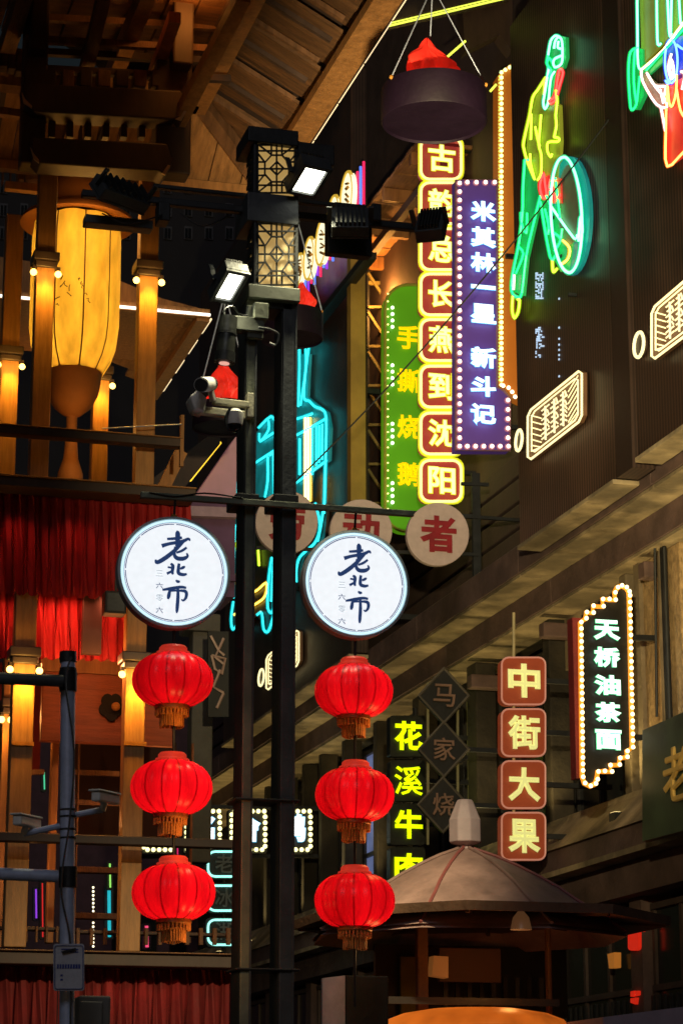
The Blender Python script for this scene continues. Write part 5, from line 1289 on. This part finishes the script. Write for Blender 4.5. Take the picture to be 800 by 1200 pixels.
MB().prism([P(x, y, Yp-.12) for x, y in rrect(63, 1106, 99, 1161, 3)], (0, .008, 0)).build('plate', mat('pale_notice', (.50, .50, .55), .5, var=.15, scale=20), pc)
pr = mat('blue_print', (.03, .05, .25), .6)
MB().tube([P(x, y, Yp-.125) for x, y in rrect(64.5, 1108, 97.5, 1159, 3)], .0018, 4, True).build('printed_border', pr, pc)
rnd = random.Random(4); ln = MB()
for k in range(9): ln.box(P(67+k*3.1, 1135, Yp-.123), P(69.2+k*3.1+rnd.random()*.5, 1130, Yp-.1215))
for yy in (1142, 1147): ln.box(P(71, yy+2, Yp-.123), P(74, yy, Yp-.1215))
for yy in (1112, 1115): ln.box(P(72, yy+1, Yp-.123), P(92, yy, Yp-.1215))
tag(ln.build('print_lines', pr, pc), kind='stuff')
MB().beam(P(73, 1116, Yp-.13), P(89, 1112, Yp-.13), .014, .01).build('tie', black, pc)
def cctv(label, x0, y0, dirx, arm):
    t = thing('cctv_camera', label, 'camera', P(x0, y0, Yp), 'small pale security cameras on the grey pipe')
    a = P(x0, y0, Yp-.12); b = P(x0+dirx*24, y0+5, Yp+.08)
    MB().beam(a, b, .045, .045).build('camera_body', whitepl, t, bevel=.008)
    MB().beam(a+Vector((-.01*dirx, -.01, .028)), b+Vector((0, 0, .028)), .058, .008).build('sun_hood', whitepl, t, bevel=.003)
    MB().tube([a+(b-a)*.5, P(x0+dirx*8, y0+17, Yp)], .016, 8).build('swivel', whitepl, t); MB().tube([P(x0+dirx*8, y0+16, Yp), P(*arm, Yp)], .014, 8).build('arm', galv, t)
cctv('small pale security camera right of the grey pipe', 112, 933, 1, (88, 955))
cctv('small pale security camera left of the grey pipe', 20, 961, 1, (70, 968))
t = thing('junction_box', 'grey box behind the notice plate at the bottom left', 'box', P(106, 1230, Yp+.5))
MB().box(P(91, 1240, Yp+.4), P(122, 1170, Yp+.6)).build('box_body', mat('grey_green_box', (.16, .15, .13), .6, var=.2), t, bevel=.01)
MB().box(P(93, 1238, Yp+.38), P(120, 1174, Yp+.4)).build('door', mat('grey_green_door', (.19, .18, .155), .6, var=.2), t, bevel=.006)

# ---------------------------------------------------------------- cabinet at the bottom
t = thing('steel_cabinet', 'tall cabinet with pale side and black face left of the kiosk', 'cabinet', P(405, 1300, 13.5))
zt = P(405, 1143, 13.5).z; a = P(405, 1143, 13.5); b = P(366, 1155, 13.5+.35); c = P(455, 1143, 13.5)
MB().prism([(a.x, 13.5, 0), (a.x, 13.5, zt), (c.x, 13.5, zt), (c.x, 13.5, 0)], (0, .5, 0)).build('cabinet_body', black, t, bevel=.008)
MB().prism([(a.x-.004, 13.5, 0), (a.x-.004, 13.5, zt), (b.x, 13.62, zt-.01), (b.x, 13.62, 0)], (-.0, .03, 0)).build('open_door', mat('scuffed_grey_panel', (.62, .62, .64), .5, .0, var=.35, scale=3), t)

# ================================================================== KIOSK
Yk = 18.0; sk = Yk/F_PX*1.04; kc = P(562, 1060, Yk)
def kz(py): return P(562, py, Yk).z
ks = thing('kiosk', 'octagonal kiosk with pink-lit bell roof and pale finial at lower right', 'kiosk', (kc.x, Yk, 0))
def octring(r, z, n=8, ph=.5): return [Vector((kc.x+r*math.cos(2*math.pi*(k+ph)/n), Yk+r*math.sin(2*math.pi*(k+ph)/n), z)) for k in range(n)]
fx = P(545, 990, Yk).x
bell = [(190, 1082), (172, 1071), (153, 1059), (132, 1047), (112, 1034), (88, 1022), (62, 1011), (36, 1002), (12, 996), (8, 994)]
bx0 = fx
rings = []
for r_, y_ in bell:
    y_ = 1345-(1345-y_)*(1-.00037*r_*.9)
    cxx = bx0; rings.append([Vector((cxx+r_*sk*math.cos(2*math.pi*(k+.25)/8), Yk+r_*sk*math.sin(2*math.pi*(k+.25)/8), kz(y_))) for k in range(8)])
for k in range(8):
    vs = []; n2 = (k+1) % 8
    for rg in rings: vs += [rg[k], rg[n2]]
    fs = [(2*i, 2*i+1, 2*i+3, 2*i+2) for i in range(len(rings)-1)]
    o = MB().add(vs+[v-Vector((0, 0, .03)) for v in vs], fs+[tuple(j+len(vs) for j in reversed(f)) for f in fs]).build('roof_panel', (kioskr, kioskr, kioskg)[k % 3] if k != 5 else kioskr, ks, smooth=True)
    MB().tube([rg[k]+Vector((0, 0, .01)) for rg in rings], .013, 6).build('roof_ridge', mat('dull_rose_ridge', (.30, .09, .09), .6) if k % 2 else kioskr, ks, smooth=True)
fl_ = [(9, 1003), (9, 994), (8, 992), (20, 988), (20, 962), (19, 960), (11, 941), (9, 938)]
MB().lathe([(r_*sk, kz(y_)) for r_, y_ in fl_], (fx, Yk, 0), 8).build('finial', mat('pale_lilac_stone', (.50, .40, .44), .6, var=.2), ks, bevel=.008)
EV = []
zE = kz(1084)
er = 222*sk
o1 = octring(er, zE-.02); o0 = octring(er*.62, zE+.12)
MB().add(o1+[Vector((kc.x, Yk, zE+.1))]+[v+Vector((0, 0, .07)) for v in o1]+[Vector((kc.x, Yk, zE+.17))], [(k, (k+1) % 8, 8) for k in range(8)]+[((k+1) % 8+9, k+9, 17) for k in range(8)]+[(k, k+9, (k+1) % 8+9, (k+1) % 8) for k in range(8)]).build('eave', kioskb, ks)
for k in range(8):
    MB().beam(o1[k]*.97+Vector((kc.x, Yk, zE))*.03+Vector((0, 0, .0)), Vector((kc.x, Yk, zE+.07))+(o1[k]-Vector((kc.x, Yk, zE)))*.1, .03, .03).build('eave_rib', kioskb, ks)
for px_, w_ in ((493, 13), (641, 5)):
    p = P(px_, 1120, Yk-.3); MB().box((p.x-w_*sk/2, Yk-.35, 0), (p.x+w_*sk/2, Yk-.28, zE)).build('kiosk_post', kioskb, ks, bevel=.01)
MB().box(P(455, 1176, Yk-.5), P(655, 1171, Yk-.5)+Vector((0, .05, 0))).build('lintel', framedk, ks)
MB().box(P(515, 1150, Yk-.2), P(583, 1113, Yk-.14)).build('name_board', mat('dark_brown_board', (.045, .018, .010), .7), ks)
MB().box(P(440, 1190, Yk+.9), P(660, 1112, Yk+.96)).build('rear_screen', framedk, ks)
for k in range(9):
    MB().box(P(520+k*14, 1180, Yk+.5), P(523+k*14, 1146, Yk+.53)).build('screen_bar', (poledk, framedk)[k % 2], ks)

MB().box(P(470, 1220, Yk+.8), P(485, 1122, Yk+.85)).build('green_panel', mat('olive_curtain', (.20, .19, .05), .7), ks)
dr = octring(104*sk, kz(1190), 24); 
MB().lathe([(106*sk, kz(1240)), (106*sk, kz(1212)), (98*sk, kz(1203)), (80*sk, kz(1196)), (50*sk, kz(1191)), (5*sk, kz(1189))], (P(556, 1180, Yk-.9).x, Yk-.9, 0), 40).build('awning_top', em('lit_orange_vinyl', (1, .20, .015), .42, True, var=.45, scale=3, base=(.6, .17, .03)), ks, smooth=True)
for cx_, y0, y1, w_ in ((515, 1120, 1146, 18),):
    o = MB().prism([P(cx_-w_/2+2, y0, Yk-.35), P(cx_+w_/2+1, y0+1, Yk-.35), P(cx_+w_/2+1, y1, Yk-.35), P(cx_-w_/2, y1-3, Yk-.35)], (0, .12, 0)).build('paper_lamp', em('dim_amber_paper', (.45, .15, .03), .25, False, base=(.2, .09, .03)), ks)
lk = P(610, 1080, Yk-1.2)
MB().lathe([(12*sk, lk.z-.06), (9*sk, lk.z+.03), (4*sk, lk.z+.07), (2*sk, lk.z+.1)], (lk.x, Yk-1.2, 0), 14).build('eave_lamp', em('dim_amber_shade', (.30, .13, .05), .2, False, base=(.12, .06, .03)), ks, smooth=True)
lamp('kiosk_lamp', 'POINT', (lk.x-.3, Yk-1.7, kz(1150)), .9, (1, .5, .18), ks, .06)
lamp('kiosk_lamp', 'POINT', (P(556, 1180, Yk).x, Yk-.9, kz(1150)), 3, (1, .42, .1), ks, .06)
# things inside the ground floor shop at right
t = thing('shop_lantern', 'small red lantern glowing inside the dark shopfront right of the kiosk', 'lantern', PX(741, 1115, 12.7))
wp(rrect(735, 1086, 747, 1114, 4, 3), 12.15, .1).build('lantern_body', em('shop_red', (1, .03, .01), .45, False), t)
t = thing('shop_lamp', 'small amber lamp in the shopfront right of the kiosk', 'lamp', PX(716, 1134, 12.7))
wp([(711, 1118), (719, 1116), (719, 1134), (713, 1135)], 12.15, .1).build('shade', em('amber_dim', (1, .35, .05), .22, False), t)
t = thing('shop_ornament', 'small red glowing ornament low in the right shopfront', 'ornament', PX(741, 1178, 12.7))
for q in ([(738, 1162), (742, 1161), (742, 1167), (738, 1168)], [(744, 1161), (746, 1161), (746, 1166), (744, 1167)], [(738, 1170), (744, 1169), (743, 1177), (738, 1175)]): wp(q, 12.15, .06).build('red_piece', MC['shop_red'], t)
t = thing('grey_awning', 'pale grey awning edge at the bottom right corner', 'awning', P(760, 1200, 16))
MB().prism([P(706, 1192, 16), P(860, 1172, 16), P(860, 1260, 16), P(706, 1260, 16)], (0, 1.2, 0)).build('cloth', mat('grey_lilac_cloth', (.24, .2, .25), .8), t)
# loose cables crossing the street
for i, (a, b, lab, r_) in enumerate((((330, 580, 30), (735, 110, 27), 'thin black cable slanting across the street to the billboards', .012),)):
    pa, pb = P(*a), P(*b); pts = [pa.lerp(pb, k/16)-Vector((0, 0, 1.0*4*(k/16)*(1-k/16)*.25)) for k in range(17)]
    tag(MB().tube(pts, r_, 5).build('cable', black), lab, 'cable')
